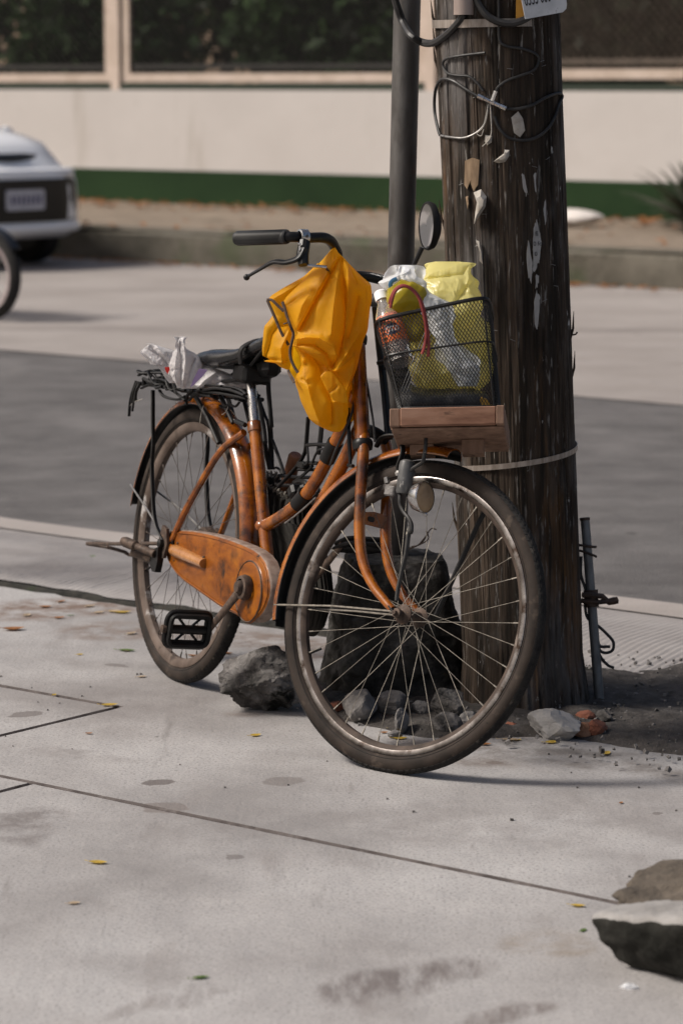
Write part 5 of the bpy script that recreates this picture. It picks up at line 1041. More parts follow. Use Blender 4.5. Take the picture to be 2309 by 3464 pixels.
# saddle, springs
rows = []
for x, zt, hw, th in ((.072, .800, .045, .022), (.078, .808, .068, .034), (.095, .816, .082, .044), (.13, .822, .088, .048), (.17, .825, .084, .048), (.21, .828, .070, .044), (.25, .836, .055, .040), (.29, .852, .040, .036), (.325, .868, .030, .034), (.355, .878, .024, .030), (.378, .882, .018, .022), (.388, .880, .009, .010)):
    R = []
    for k in range(20):
        a = 2*math.pi*k/20; c, s_ = math.cos(a), math.sin(a); e = 2.6; f = (abs(c)**e+abs(s_)**e)**(-1/e); R.append((x, hw*c*f, zt - th/2 + th/2*s_*f - .10*(hw*c*f)**2/.09*.35))
    rows.append(R)
sad = bobj('saddle', MB().loft(rows), SADDLE, smooth=60)
for sg in (-1, 1):
    pts = [(.105 + .013*math.cos(t), sg*.052 + .013*math.sin(t), .728 + .0068*t/1.6) for t in np.linspace(0, 14*1.0, 60)]
    obj('spring', MB().tube(pts, .0032, 6), BLACKM, sad)
    obj('rail', MB().tube(catmull([(.105, sg*.05, .728), (.17, sg*.04, .745), (.25, sg*.03, .765), (.335, sg*.014, .842)], 5), .0045, 7), BLACKM, sad)
obj('clamp', MB().box((.250, 0, .775), (.07, .075, .045), bev=.008), BLACKM, sad); obj('cross_bar', MB().tube([(.105, -.07, .728), (.105, .07, .728)], .006, 8), BLACKM, sad)
obj('tool_pouch', MB().box(tuple(np.array((0.2895, 0.02, 0.7927))), (.065, .05, .042), rot=Matrix.Rotation(-.25, 3, 'Y'), bev=.012), BLACKR, sad)
obj('band', MB().tube(catmull([(.285, -.050, .80), (.288, -.050, .835), (.290, 0, .858), (.288, .050, .835), (.285, .050, .80), (.28, 0, .785)], 5), .008, 8, closed=True, flat=.5), BLACKR, sad)

# rear carrier
rk = bobj('rear_carrier', MB().tube(catmull([(.18, -.066, .712), (-.12, -.070, .706), (-.24, -.068, .700), (-.272, -.045, .699), (-.282, 0, .699), (-.272, .045, .699), (-.24, .068, .700), (-.12, .070, .706), (.18, .066, .712)], 6), .0052, 8), BLACKM)
for x in (-.22, -.15, -.07, 0, .1): obj('cross_wire', MB().tube([(x, -.067, .706), (x, .067, .706)], .004, 7), BLACKM, rk)
obj('middle_wire', MB().tube([(-.28, 0, .702), (.16, 0, .713)], .004, 7), STEELG, rk)
STRUT = [(-0.1592, -0.073, 0.6919), (-0.1507, -0.073, 0.6625), (-0.135, -0.073, 0.6038), (-0.122, -0.073, 0.565)] + [(-0.1172, -0.073, 0.5149), (-0.0924, -0.073, 0.4426), (-0.0711, -0.073, 0.3952), (-0.0437, -0.073, 0.3655), (0.0035, -0.073, 0.3409)]
for sg in (-1, 1):
    obj('strut', MB().tube(catmull([(x, sg*.073, z) for x, y, z in STRUT], 4), .0058, 8, flat=.7), BLACKM, rk)
    obj('strut', MB().tube([(.02, sg*.045, .708), (.10, sg*.035, .655), (.165, sg*.028, .600)], .006, 8), BLACKM, rk)
    obj('strut', MB().tube([(.15, sg*.03, .712), (.22, sg*.022, .655)], .0055, 8), BLACKM, rk)

# fork, headset, bars

blade = [(-.178, .375), (-.165, .340), (-.158, .30), (-.150, .235), (-.138, .165), (-.122, .115), (-.100, .078), (-.070, .046), (-.040, .024), (-.014, .006)]
for sg in (-1, 1):
    yy = [.040, .046, .048, .048, .048, .049, .050, .051, .052, .053]
    fb = fobj('fork_blade', MB().tube(catmull([(x, sg*y, z) for (x, z), y in zip(blade, yy)], 5), [.0125, .0128, .0122, .0115, .0100, .0085], 14), ORANGE)
    obj('fork_end', MB().tube([(-.02, sg*.053, .012), (0, sg*.054, -.004)], .009, 10, flat=.5), BLACKM, fb)
fobj('fork_crown', MB().tube(catmull([(-.172, -.040, .372), (-.185, -.02, .383), (-.190, 0, .386), (-.185, .02, .383), (-.172, .040, .372)], 5), .0135, 12), BLACKM)
fobj('fork_bracket', MB().prism([(-.040, .180), (.040, .180), (.040, .206), (.012, .211), (-.012, .211), (-.040, .206)], lambda y, z, h: (-.139 + h, y, z), 0, .004), ORANGE)
fobj('bracket_slot', MB().prism(rrect(-.030, -.006, .188, .199, .0055), lambda y, z, h: (-.139+h, y, z), .0041, .0052), BLACKM)
ax_lo, ax_hi = np.array([-.074-.364*.40, 0, .40]), np.array([-.074-.364*.735, 0, .735])
fobj('steering_stem', MB().tube([ax_lo, ax_hi], .0125, 12), CHROME)
hb = catmull([(-.310, .262, .722), (-.300, .20, .730), (-.295, .14, .738), (-.315, .07, .738), (-.340, 0, .732), (-.310, -.07, .766), (-.285, -.14, .778), (-.290, -.20, .766), (-.302, -.245, .757), (-.36, -.253, .752), (-.43, -.260, .746)], 6)
hl_ = catmull([(-.310, .262, .722), (-.37, .262, .722), (-.44, .262, .720)], 4)
bar = fobj('handlebar', MB().tube(hb + [], .0115, 12), BLACKM)
obj('bar_end', MB().tube(list(reversed(hl_)), .0115, 12), BLACKM, bar)
for sg in (-1, 1):
    y_ = -.2535 if sg < 0 else .262
    g0, g1 = (np.array([-.306, y_+.005, .7565]), np.array([-.438, y_-.007, .7455])) if sg < 0 else (np.array([-.325, y_, .722]), np.array([-.450, y_, .720]))
    gp = obj('grip', MB().tube([g0 + (g1-g0)*t for t in (0, .03, .05, .95, 1.0)], [.0150, .0165, .0155, .0165, .0135], 16), GRIPM, bar)
    mb = MB()
    for k in range(26):
        c_ = g0 + (g1-g0)*(.08 + .84*k/25); mb.tube([c_ + .0158*(math.cos(q)*np.array([0, 1, 0]) + math.sin(q)*np.array([.08, 0, 1])) + (g1-g0)*(.03*math.sin(2*q)) for q in np.linspace(0, 2*math.pi, 13)[:-1]], .0011, 4, closed=True)
    obj('grip_rib', mb, GRIPM, gp)
# right brake lever
lv = fobj('brake_lever', MB().tube(catmull([(-.268, -.235, .735), (-.272, -.243, .712), (-.295, -.252, .700), (-.325, -.258, .698), (-.355, -.262, .680), (-.385, -.264, .662)], 6), [.011, .0095, .0085, .0075, .006, .0055], 10, flat=.6), BLACKM)
obj('lever_tip', MB().ball((-.386, -.264, .661), .0072, 10), BLACKM, lv)
obj('clamp_band', MB().lathe([(.0125, -.010), (.0165, -.009), (.0165, .009), (.0125, .010)], (-.285, -.222, .763), (-.10, -.24, -.05), 18), CHROME, lv)
obj('lever_body', MB().tube([(-.276, -.225, .752), (-.270, -.232, .722), (-.262, -.232, .700)], [.0125, .0135, .0115], 10), BLACKM, lv)
for dx, dz in ((-.272, .742), (-.269, .730)): obj('screw', MB().ball((dx, -.245, dz), .0032, 8), CHROME, lv)
obj('cable_adjuster', MB().tube([(-.255, -.228, .700), (-.235, -.21, .703), (-.225, -.20, .704)], .0032, 8), CHROME, lv)
fobj('brake_cable', MB().tube(catmull([(-.228, -.20, .704), (-.250, -.15, .698), (-.275, -.09, .690), (-.285, -.04, .655), (-.235, -.02, .55), (-.17, -.03, .42), (-.15, -.03, .36)], 6), .0026, 7), CABLE)
fobj('brake_cable', MB().tube(catmull([(-.30, -.0, .72), (-.27, -.02, .62), (-.235, -.03, .52), (-.205, -.055, .42), (-.235, -.05, .335), (-.26, -.03, .30)], 6), .0030, 7), CABLE)
# mirror on the left bar
mr = fobj('mirror', MB().tube(catmull([(-.292, .16, .738), (-.268, .158, .785), (-.250, .155, .828)], 4), [.0045, .0050, .0055], 8), BLACKM)
fn = Matrix(np.linalg.inv(np.array([[.7866, .5951, .1646], [-.6174, .7581, .2097], [0, -.2666, .9638]])))
nrm_w = np.array(fn @ Vector(unit((-.93, -.36, .015)))); mc = np.array((-.241, .150, .876))
up_w = np.array(fn @ Vector((.10, 0, 1.))); mx_ = unit(np.cross(up_w, nrm_w)); my_ = np.cross(nrm_w, mx_)
def disc(prof, n=36, ky=1.0): 
    V = []; F = []; q = len(prof)
    for k in range(n):
        a = 2*math.pi*k/n
        for r, h in prof: V.append(mc + mx_*math.cos(a)*r*.92 + my_*math.sin(a)*r*1.12 + nrm_w*h)
    for k in range(n):
        for i in range(q-1): F.append((k*q+i, ((k+1) % n)*q+i, ((k+1) % n)*q+i+1, k*q+i+1))
    return MB().add(V, F)
obj('housing', disc([(.0445, .004), (.0475, .004), (.049, -.002), (.046, -.012), (.030, -.022), (.001, -.026)]), BLACKR, mr)
obj('mirror_glass', disc([(.0447, .003), (.03, .0036), (.001, .004)]), GLASSM, mr)

# brakes, lamp, stays on the front
cal = fobj('brake_caliper', MB().tube(catmull([(-.155, -.015, .352), (-.13, -.030, .372), (-.085, -.036, .375), (-.066, -.038, .345), (-.072, -.036, .31), (-.062, -.032, .285), (-.060, -.030, .255)], 6), [.006, .008, .008, .0065], 9, flat=.6), BLACKM)
obj('brake_pad', MB().box((-.060, -.022, .262), (.05, .010, .014), bev=.002), BLACKR, cal)
for p in ((-.066, -.041, .296), (-.058, -.040, .262), (-.030, -.040, .300)): obj('bolt', MB().lathe([(.001, -.004), (.0065, -.003), (.0070, .003)], p, (0, 1, 0), 6), STEELG, cal)
dyn = fobj('dynamo', MB().lathe([(.001, -.036), (.0145, -.035), (.0165, -.030), (.0172, .025), (.0155, .034), (.010, .038), (.001, .038)], (-0.0297, -0.062, 0.2865), (-.05, .02, 1), 22), GREYPAINT)
obj('dynamo_bracket', MB().box(tuple(np.array((-0.0686, -0.055, 0.2557))), (.026, .012, .022), bev=.003), CONC2, dyn)
obj('bracket_bolt', MB().tube([(-0.0885, -0.05, 0.2835), (-0.0832, -0.05, 0.2715)], .006, 8), STEELG, dyn)
lc = np.array((0.0365, -0.075, 0.2478)); ld = np.array(fn @ Vector(unit((.80, -.60, .10)))); lu = np.array(fn @ Vector((.0, 0, 1)))
lx = unit(np.cross(lu, ld)); ly = np.cross(ld, lx)
hd2 = fobj('headlamp', MB().lathe([(.0325, .004), (.034, .001), (.0325, -.006), (.027, -.022), (.015, -.032), (.001, -.035)], lc, ld, 32), CHROME)
obj('lens', MB().lathe([(.001, .012), (.015, .0105), (.026, .007), (.0322, .002)], lc, ld, 32), LENSM, hd2)
obj('lamp_screw', MB().ball(tuple(lc - ly*.036), .0045, 8), CHROME, hd2)
fobj('lamp_arm', MB().tube([lc - ld*.03, lc - ld*.045 + (0, .01, 0), (-0.0315, -0.05, 0.2667)], .005, 8), BLACKM)
stay = [(0.009, -0.066, 0.38), (0.0114, -0.066, 0.3617), (0.0127, -0.066, 0.3433), (0.0119, -0.066, 0.324), (0.003, -0.066, 0.3163), (-0.0103, -0.066, 0.3075), (-0.0205, -0.066, 0.2974), (-0.0286, -0.066, 0.2859), (-0.0342, -0.066, 0.2716), (-0.0349, -0.066, 0.2545)]
stay2 = [(-0.0291, -0.07, 0.2374), (-0.0248, -0.07, 0.2255), (-0.0136, -0.07, 0.2126), (0.0021, -0.07, 0.2002), (0.0119, -0.07, 0.1873), (0.0139, -0.07, 0.1722)] + [(0.006, -0.066, 0.1832), (0.0056, -0.066, 0.1627), (0.0074, -0.066, 0.1257), (0.0048, -0.066, 0.0995), (0.0029, -0.066, 0.0696), (0.0021, -0.066, 0.0454), (0.0035, -0.066, 0.0252)]
fobj('carrier_stay', MB().tube(catmull(stay + stay2, 4), [.0042, .0042, .0042, .0055, .0048], 8), [mat('chipped_black', [(.012, .012, .012), (.03, .028, .026)], 40, I3, .35, spots=[((.38, .34, .28), 50, I3, .64, .04)])])
fobj('carrier_stay', MB().tube([(.112, .070, .285), (.085, .068, .22), (.02, .060, .01)], .0058, 8), BLACKM)
fobj('carrier_bracket', MB().tube(catmull([(-.190, -.01, .535), (-.14, -.03, .54), (-.09, -.06, .545)], 4), .0065, 8), BLACKM)
fobj('carrier_bracket', MB().tube([(-.190, .01, .53), (-.085, .06, .535)], .0055, 8), BLACKM)
fobj('carrier_upright', MB().tube([(-.150, .018, .375), (-.180, .018, .47), (-.215, .018, .57), (-.245, .018, .66)], .0115, 10, flat=.6), BLACKM)
fobj('bracket_knob', MB().ball((-.105, -.075, .565), (.018, .012, .020), 10), BLACKM)
fobj('bracket_cable', MB().tube(catmull([(-.125, -.10, .63), (-.142, -.09, .59), (-.130, -.08, .555), (-.11, -.075, .55)], 5), .003, 7), RUSTM)

# wooden tray under the basket, square to the bars (the bars are twisted on the stem); world coordinates
DIN = np.array([.10, .93, -.33]); DIN = DIN/np.linalg.norm(DIN)
def wobj(name, mb, m, label=None): return obj(name, mb, m, bike, ml=BI, label=label)
tTL, tTR, tBL, tBR = map(np.array, ((0.1019, 6.06, 0.7733), (0.3365, 6.03, 0.7816), (0.102, 6.06, 0.7361), (0.3356, 6.03, 0.7421)))
ta = unit(tTR-tTL); tn = unit(np.cross(DIN, ta)); tn = tn if tn[2] > 0 else -tn; TD = .245
def tbox(name, a0, a1, b0, b1, c0, c1, m, label=None):   # along the board (0..1 of its length), inward, up (0 bottom of the board .. 1 top)
    L_ = np.linalg.norm(tTR-tTL); H_ = np.linalg.norm(tTL-tBL)
    q = lambda a, b_, c: tBL + ta*a*L_ + DIN*b_ + (tTL-tBL)*c
    mb = MB().hexa([q(a0, b0, c0), q(a1, b0, c0), q(a1, b1, c0), q(a0, b1, c0), q(a0, b0, c1), q(a1, b0, c1), q(a1, b1, c1), q(a0, b1, c1)])
    bm = bmesh.new(); me = mesh('tmp', mb, m, 0); bm.from_mesh(me); bmesh.ops.bevel(bm, geom=bm.edges[:], offset=.0016, segments=1, affect='EDGES'); bm.to_mesh(me); bm.free(); me.name = name
    return obj(name, me, None, bike, ml=BI, label=label)
tbox('crate_board', .085, .925, 0, .016, 0, 1, WOODB, 'long weathered board facing the street')
tbox('crate_board', .93, 1.0, -.002, TD, -.02, 1.03, WOODB2, 'end board showing its rough end grain')
tbox('crate_board', -.01, .08, .004, TD, .0, 1.0, WOODB2)
tbox('crate_board', .085, .925, TD-.016, TD, 0, 1, WOODB)
for k in range(3): tbox('crate_board', .0, .995, .014 + k*.078, .014 + k*.078 + .075, -.16, -.03, WOODB2)
tbox('crate_batten', .60, .80, .11, .15, -1.0, -.17, WOODB2)
tbox('crate_batten', .12, .34, .15, .19, -.8, -.17, WOODB2)
# wire basket
nBL, nBR, nTL, nTR = map(np.array, ((0.1165, 6.085, 0.7705), (0.3271, 6.06, 0.777), (0.0676, 6.165, 0.9478), (0.3073, 6.14, 1.0013)))
def bpt(th, h, grow=0.):
    e = 7.; c, s_ = math.cos(th), math.sin(th); f = (abs(c)**e + abs(s_)**e)**(-1/e); a = .5 + .5*c*f*(1+grow); d = (.5 + .5*s_*f*(1+grow))*(.185 + .04*h)
    B0_ = nBL + (nBR-nBL)*a; T0_ = nTL + (nTR-nTL)*a; return B0_ + (T0_-B0_)*h + DIN*d
# spacing by arc length so the wires run evenly round the corners
ths = np.linspace(0, 2*math.pi, 2001); L0 = np.concatenate([[0], np.cumsum([np.linalg.norm(bpt(ths[i+1], .5)-bpt(ths[i], .5)) for i in range(2000)])]); PER = L0[-1]
thof = lambda s: np.interp((s % 1.0)*PER, L0, ths)
bk = wobj('basket', MB().tube([bpt(thof(k/120), 1.0) for k in range(120)], .0042, 8, closed=True), BLACKM, label='black expanded metal front basket')
obj('band_wire', MB().tube([bpt(thof(k/100), .60, .012) for k in range(100)], .0026, 6, closed=True), BLACKM, bk)
obj('bottom_wire', MB().tube([bpt(thof(k/100), 0., 0) for k in range(100)], .0034, 6, closed=True), BLACKM, bk)
for a in (.12, .38, .62, .88): obj('corner_wire', MB().tube([bpt(thof(a), h, .01) for h in (0, .5, 1)], .0020, 6), BLACKM, bk)
mb = MB(); NWIRE = 112; tw = .215/PER
for d in (1, -1):
    for k in range(NWIRE):
        mb.tube([bpt(thof(k/NWIRE + d*tw*h*.62), h) for h in np.linspace(0, 1, 22)], .00082, 4, cap=False)
obj('wire_mesh', mb, BLACKM, bk, kind='stuff')
bot = MB(); bot.loft([[bpt(thof(k/60), .002, -.02) for k in range(60)], [bpt(thof(k/60), .012, -.02) for k in range(60)]]); obj('basket_floor', bot, BLACKM, bk)

# child footrest / lock bracket of black wire on the top tube
wb2 = bobj('wire_bracket', MB().tube(catmull([(0.5313, 0.02, 0.7035), (0.5354, 0.02, 0.6435), (0.5307, 0.02, 0.6184), (0.4952, 0.02, 0.5839), (0.4146, 0.02, 0.53)], 4), .0055, 8, flat=.6), BLACKM)
for pts, r in (([(0.5847, 0.03, 0.6929), (0.5847, 0.03, 0.6497), (0.5822, 0.03, 0.625)], .006), ([(0.5384, 0.02, 0.6401), (0.5928, 0.02, 0.6481), (0.6515, 0.02, 0.6527)], .0042), ([(0.6372, 0.02, 0.6418), (0.6081, 0.02, 0.6385), (0.5899, 0.02, 0.6252), (0.5777, 0.02, 0.605)], .003), ([(0.5431, 0.02, 0.6387), (0.5544, 0.02, 0.6023), (0.5196, 0.02, 0.5925)], .003), ([(0.5253, 0.025, 0.5982), (0.5761, 0.025, 0.6042), (0.5972, 0.025, 0.6061)], .0045),
               ([(0.4592, 0.04, 0.5771), (0.5153, 0.04, 0.5828), (0.5829, 0.04, 0.5909)], .004), ([(0.3288, 0.06, 0.5481), (0.4092, 0.06, 0.554), (0.5129, 0.06, 0.5657)], .0042), ([(0.5591, 0.03, 0.5959), (0.5212, 0.03, 0.5724), (0.47, 0.03, 0.5471)], .0038), ([(0.3707, 0.04, 0.552), (0.3573, 0.04, 0.5416), (0.3623, 0.04, 0.5306), (0.4204, 0.04, 0.5349), (0.481, 0.04, 0.5434)], .0042), ([(0.4829, 0.03, 0.5487), (0.5078, 0.03, 0.5556), (0.5301, 0.03, 0.5545), (0.5388, 0.03, 0.5461), (0.5219, 0.03, 0.5345)], .0055), ([(0.3144, 0.05, 0.5623), (0.3318, 0.05, 0.5664), (0.3511, 0.05, 0.5628), (0.3623, 0.05, 0.5545)], .003)):
    obj('bracket_wire', MB().tube(catmull(pts, 4), r, 7), BLACKM, wb2)
obj('spring_clip', MB().box((0.5221, 0.025, 0.5931), (.035, .02, .016), bev=.003), BLACKM, wb2)
for s_ in ((0.5768, 0.02, 0.539), (0.5258, 0.02, 0.5325)): obj('lock_body', MB().box(s_, (.03, .05, .03), rot=Matrix.Rotation(-.7, 3, 'Y'), bev=.006), BLACKM, wb2)
bobj('brake_rod', MB().tube(catmull([(0.8048, -0.02, 0.7489), (0.824, -0.02, 0.6875), (0.8433, -0.02, 0.6336), (0.8347, -0.02, 0.6272), (0.8588, -0.02, 0.6282)], 4), .0042, 7), BLACKM)
bobj('brake_rod', MB().tube([(0.5532, -0.02, 0.4619), (0.5964, -0.02, 0.4828), (0.6423, -0.02, 0.5076), (0.6945, -0.02, 0.5385)], .002, 6), STEELG)

# ================================================================== WHAT HANGS ON AND LIES IN THE BICYCLE
# yellow raincoat thrown over the bend of the handlebar; U is one pattern unit in metres, apex at the bar
U = .0001841; APX = np.array([-.016, 6.345, 1.0885])
def rows_of(tab, ny):
    y = np.array([t[0] for t in tab], float); l = np.array([t[1] for t in tab], float); r = np.array([t[2] for t in tab], float)
    Y = np.linspace(y[0], y[-1], ny); return Y, np.interp(Y, y, l), np.interp(Y, y, r)
def dist_poly(X, Y, pts):
    d = np.full(X.shape, 1e9)
    for (x0, y0), (x1, y1) in zip(pts[:-1], pts[1:]):
        dx, dy = x1-x0, y1-y0; t = np.clip(((X-x0)*dx + (Y-y0)*dy)/(dx*dx+dy*dy), 0, 1); d = np.minimum(d, np.hypot(X-x0-t*dx, Y-y0-t*dy))
    return d
def cloth(tab, base, bulge, folds, nx=70, ny=110, slope=0., seed=0, wr=.0026, skew=0., flip=False, radial=False):
    Y, l, r = rows_of(tab, ny); u = np.linspace(0, 1, nx)
    X = l[:, None] + (r-l)[:, None]*u[None]; YY = np.repeat(Y[:, None], nx, 1); wdt = ((r-l)*U)[:, None]
    D = base + slope*(YY-145)*U - bulge*np.minimum(1, wdt/.12)*np.sqrt(np.maximum(0, 1-(2*u[None]-1)**2)) + skew*(u[None]-.5)*wdt
    fade = np.minimum(1, np.minimum(u, 1-u)*6)[None]*np.minimum(1, (YY-Y[0])/120+.1)
    for pts, w_, a in folds:
        q = dist_poly(X, YY, pts)/w_; D = D + 1.35*a*np.exp(-np.abs(q)**1.05)*np.minimum(1, fade*1.5)
    p3 = np.stack([X/260., YY/260., 0*X + seed], -1)
    if radial:
        ph = np.arctan2(X-980, YY-60); pm = np.stack([ph*.16, np.hypot(X-980, YY-60)*U*.22, 0*X + seed*.37], -1)
    else: pm = np.stack([X*U, YY*U*.45, 0*X + seed*.37], -1)
    D = D + wr*fbm(p3*1.3, 3, seed)*fade + wr*2.4*creases(pm, 6, .055, seed+2, .35)*np.minimum(1, fade*1.4) + wr*.7*creases(pm, 4, .022, seed+9, .4)*fade
    X = X + 10*vn(np.stack([YY/120, 0*YY, 0*YY+seed+3], -1), 6)*(1-fade)*np.minimum(1, wdt/.05)
    P = np.stack([APX[0] + (X-965)*U, APX[1] + D, APX[2] - (YY-145)*U*1.005], -1)
    return P if not flip else P[:, ::-1]
coat = MB()
MAIN = [(138, 950, 980), (150, 940, 992), (200, 895, 1020), (240, 858, 1056), (320, 795, 1142), (400, 700, 1220), (470, 630, 1285), (520, 590, 1340), (570, 545, 1402), (640, 470, 1410), (700, 405, 1408), (770, 358, 1402), (850, 392, 1391), (930, 424, 1382), (1000, 455, 1372), (1110, 490, 1348), (1180, 486, 1325), (1260, 472, 1300), (1300, 560, 1288), (1350, 650, 1275), (1400, 722, 1262), (1450, 785, 1248), (1500, 845, 1233), (1540, 900, 1220), (1600, 962, 1198), (1700, 1048, 1160), (1782, 1096, 1116)]
F_MAIN = [([(1015, 262), (890, 480), (700, 800), (560, 1065)], 26, .020), ([(960, 270), (820, 520), (640, 860), (530, 1040)], 34, -.010), ([(1055, 270), (1080, 500), (1098, 800), (1085, 1050), (1030, 1330), (950, 1500)], 30, .018), ([(1010, 420), (960, 800), (930, 1100)], 90, -.014),
          ([(1130, 360), (1125, 700), (1095, 1020), (1075, 1250)], 34, -.012), ([(1150, 350), (1235, 530)], 22, .008), ([(1240, 700), (1180, 1000), (1130, 1150)], 50, .016), ([(1395, 800), (1300, 1200), (1180, 1560), (1110, 1770)], 30, -.010), ([(1250, 1120), (1110, 1330), (980, 1530)], 26, -.012), ([(1220, 1340), (1000, 1520), (900, 1545)], 22, -.010),
          ([(480, 1180), (640, 1140), (800, 1140), (960, 1240), (1000, 1360)], 36, -.013), ([(560, 1240), (740, 1230), (880, 1330), (930, 1440)], 40, .014), ([(700, 600), (600, 760), (520, 1000)], 60, -.010), ([(430, 780), (560, 690), (650, 640)], 40, .008), ([(1340, 560), (1330, 900)], 40, .008)]
coat.grid(cloth(MAIN, -.006, .058, F_MAIN, 130, 190, slope=-.16, seed=1, radial=True))
BACK = [(138, 952, 978), (200, 900, 1015), (320, 800, 1140), (470, 640, 1282), (570, 560, 1398), (770, 380, 1398), (1000, 470, 1370), (1260, 440, 1296), (1400, 425, 1262), (1580, 440, 1235), (1680, 500, 1232), (1800, 560, 1230), (2000, 640, 1220), (2150, 750, 1180), (2215, 860, 1080)]
coat.grid(cloth(BACK, .030, -.035, [([(1000, 300), (900, 1200)], 80, .02)], 50, 70, slope=-.10, seed=4, flip=True))
FLAP = [(318, 772, 800), (400, 690, 800), (470, 605, 800), (540, 480, 760), (600, 368, 700), (690, 224, 600), (735, 182, 520), (760, 240, 490), (800, 292, 480), (870, 372, 460)]
coat.grid(cloth(FLAP, .016, .020, [([(640, 500), (260, 720)], 60, -.008)], 50, 60, slope=-.12, seed=7, radial=True))
SLEEVE = [(742, 188, 205), (800, 208, 300), (870, 226, 400), (930, 238, 440), (980, 205, 455), (1050, 150, 470), (1150, 130, 485), (1300, 113, 480), (1400, 114, 470), (1455, 119, 462), (1468, 150, 458), (1445, 205, 455), (1480, 262, 452), (1530, 330, 448), (1560, 405, 440)]
SLEEVE = sorted(SLEEVE)
coat.grid(cloth(SLEEVE, .030, .040, [([(450, 1040), (300, 1050), (230, 1150), (200, 1290), (140, 1450)], 34, .012), ([(440, 1100), (340, 1300), (360, 1480)], 50, -.014)], 50, 90, slope=-.14, seed=9))
POUCH = [(1230, 500, 760), (1300, 500, 900), (1400, 555, 960), (1500, 570, 1010), (1560, 545, 1050), (1620, 515, 1085), (1680, 504, 1105), (1750, 516, 1118), (1850, 550, 1128), (1950, 590, 1130), (2050, 632, 1128), (2120, 678, 1118), (2180, 752, 1110), (2225, 840, 1085), (2250, 890, 1064), (2266, 930, 1040)]
F_P = [([(590, 1440), (540, 1560), (515, 1650)], 40, -.014), ([(690, 1360), (790, 1520), (820, 1620)], 60, .020), ([(640, 1640), (720, 1950), (800, 2150)], 60, -.012), ([(860, 1700), (930, 1900), (935, 2150)], 40, .014), ([(930, 1900), (1060, 1900), (1110, 2050)], 60, -.008), ([(600, 1640), (660, 1690)], 30, .008)]
coat.grid(cloth(POUCH, .012, .052, F_P, 80, 120, slope=-.15, seed=13))
PANEL = [(860, 1310, 1384), (1000, 1250, 1368), (1300, 1120, 1288), (1500, 1080, 1250), (1700, 1060, 1248), (1900, 1085, 1268), (2050, 1095, 1262), (2110, 1100, 1210), (2165, 1105, 1185)]
coat.grid(cloth(PANEL, .022, .018, [([(1200, 1300), (1150, 1800)], 50, .01)], 40, 70, slope=-.12, seed=17, radial=True))
FLAP2 = [(1540, 862, 935), (1560, 835, 950), (1600, 800, 985), (1660, 830, 1030), (1720, 858, 1078), (1770, 890, 1112), (1820, 925, 1118), (1870, 955, 1122), (1900, 1040, 1122)]
coat.grid(cloth(FLAP2, -.052, .010, [([(1000, 1710), (890, 1800)], 14, .004)], 30, 40, slope=-.13, seed=19, wr=.002))
coat_t = thing('raincoat', 'crumpled yellow raincoat hanging over the handlebar bend', 'raincoat', tuple(APX))
obj('cloth', coat, YELLOW, coat_t, world=True, smooth=80)
def cp(x, y, d): return (APX[0] + (x-965)*U, APX[1] + d - .14*(y-145)*U, APX[2] - (y-145)*U*1.005)
for pts in ([(178, 742, .012), (215, 738, .006), (250, 752, .002), (310, 810, .0), (375, 866, -.004)], [(180, 745, .010), (215, 820, .006), (270, 940, .002), (330, 1080, .0), (380, 1180, .0), (432, 1262, .0)],
            [(362, 752, -.022), (390, 830, -.032), (425, 935, -.036), (465, 1040, -.038), (492, 1115, -.036), (474, 1210, -.034), (452, 1310, -.034), (462, 1400, -.036), (500, 1490, -.038), (545, 1560, -.040)], [(428, 1545, -.01), (450, 1600, -.016), (500, 1680, -.03)]):
    obj('trim', MB().tube(catmull([cp(*p) for p in pts], 6), .0032, 8, flat=.4, up=(0, 1, .1)), TRIM, coat_t, world=True)
obj('trim_thread', MB().tube(catmull([cp(425, 985, -.04), cp(400, 990, -.042), (cp(378, 998, -.040))], 4), .0016, 5), TRIM, coat_t, world=True)

def crumple(path, ra, rb, seed, amp=.010, n=56, k=8, up=(0, 1, 0), e=2.4, fq=26., pinch=()):
    P = catmull(path, k); m = len(P); A = np.interp(np.linspace(0, 1, m), np.linspace(0, 1, len(ra)), ra); Bv = np.interp(np.linspace(0, 1, m), np.linspace(0, 1, len(rb)), rb)
    R = []
    for i in range(m):
        d = unit(P[min(i+1, m-1)] - P[max(i-1, 0)]); x, y, _ = basis(d, up); ring = []
        for q in range(n):
            a = 2*math.pi*q/n; c, s_ = math.cos(a), math.sin(a); f = (abs(c)**e + abs(s_)**e)**(-1/e); ring.append(P[i] + x*c*f*A[i] + y*s_*f*Bv[i])
        R.append(ring)
    R = np.array(R); c_ = R.mean(1, keepdims=True); o_ = R - c_; L_ = np.maximum(1e-4, np.linalg.norm(o_, axis=-1, keepdims=True))
    nz = amp*(2.0*creases(R, 5, 3.6/fq, seed, .5) + .45*creases(R, 4, 1.3/fq, seed+7, .5) + .8*fbm(R*fq*.3, 2, seed+3)); R = R + o_/L_*np.minimum(nz[..., None], L_*.6)
    return [list(map(tuple, r)) for r in R]
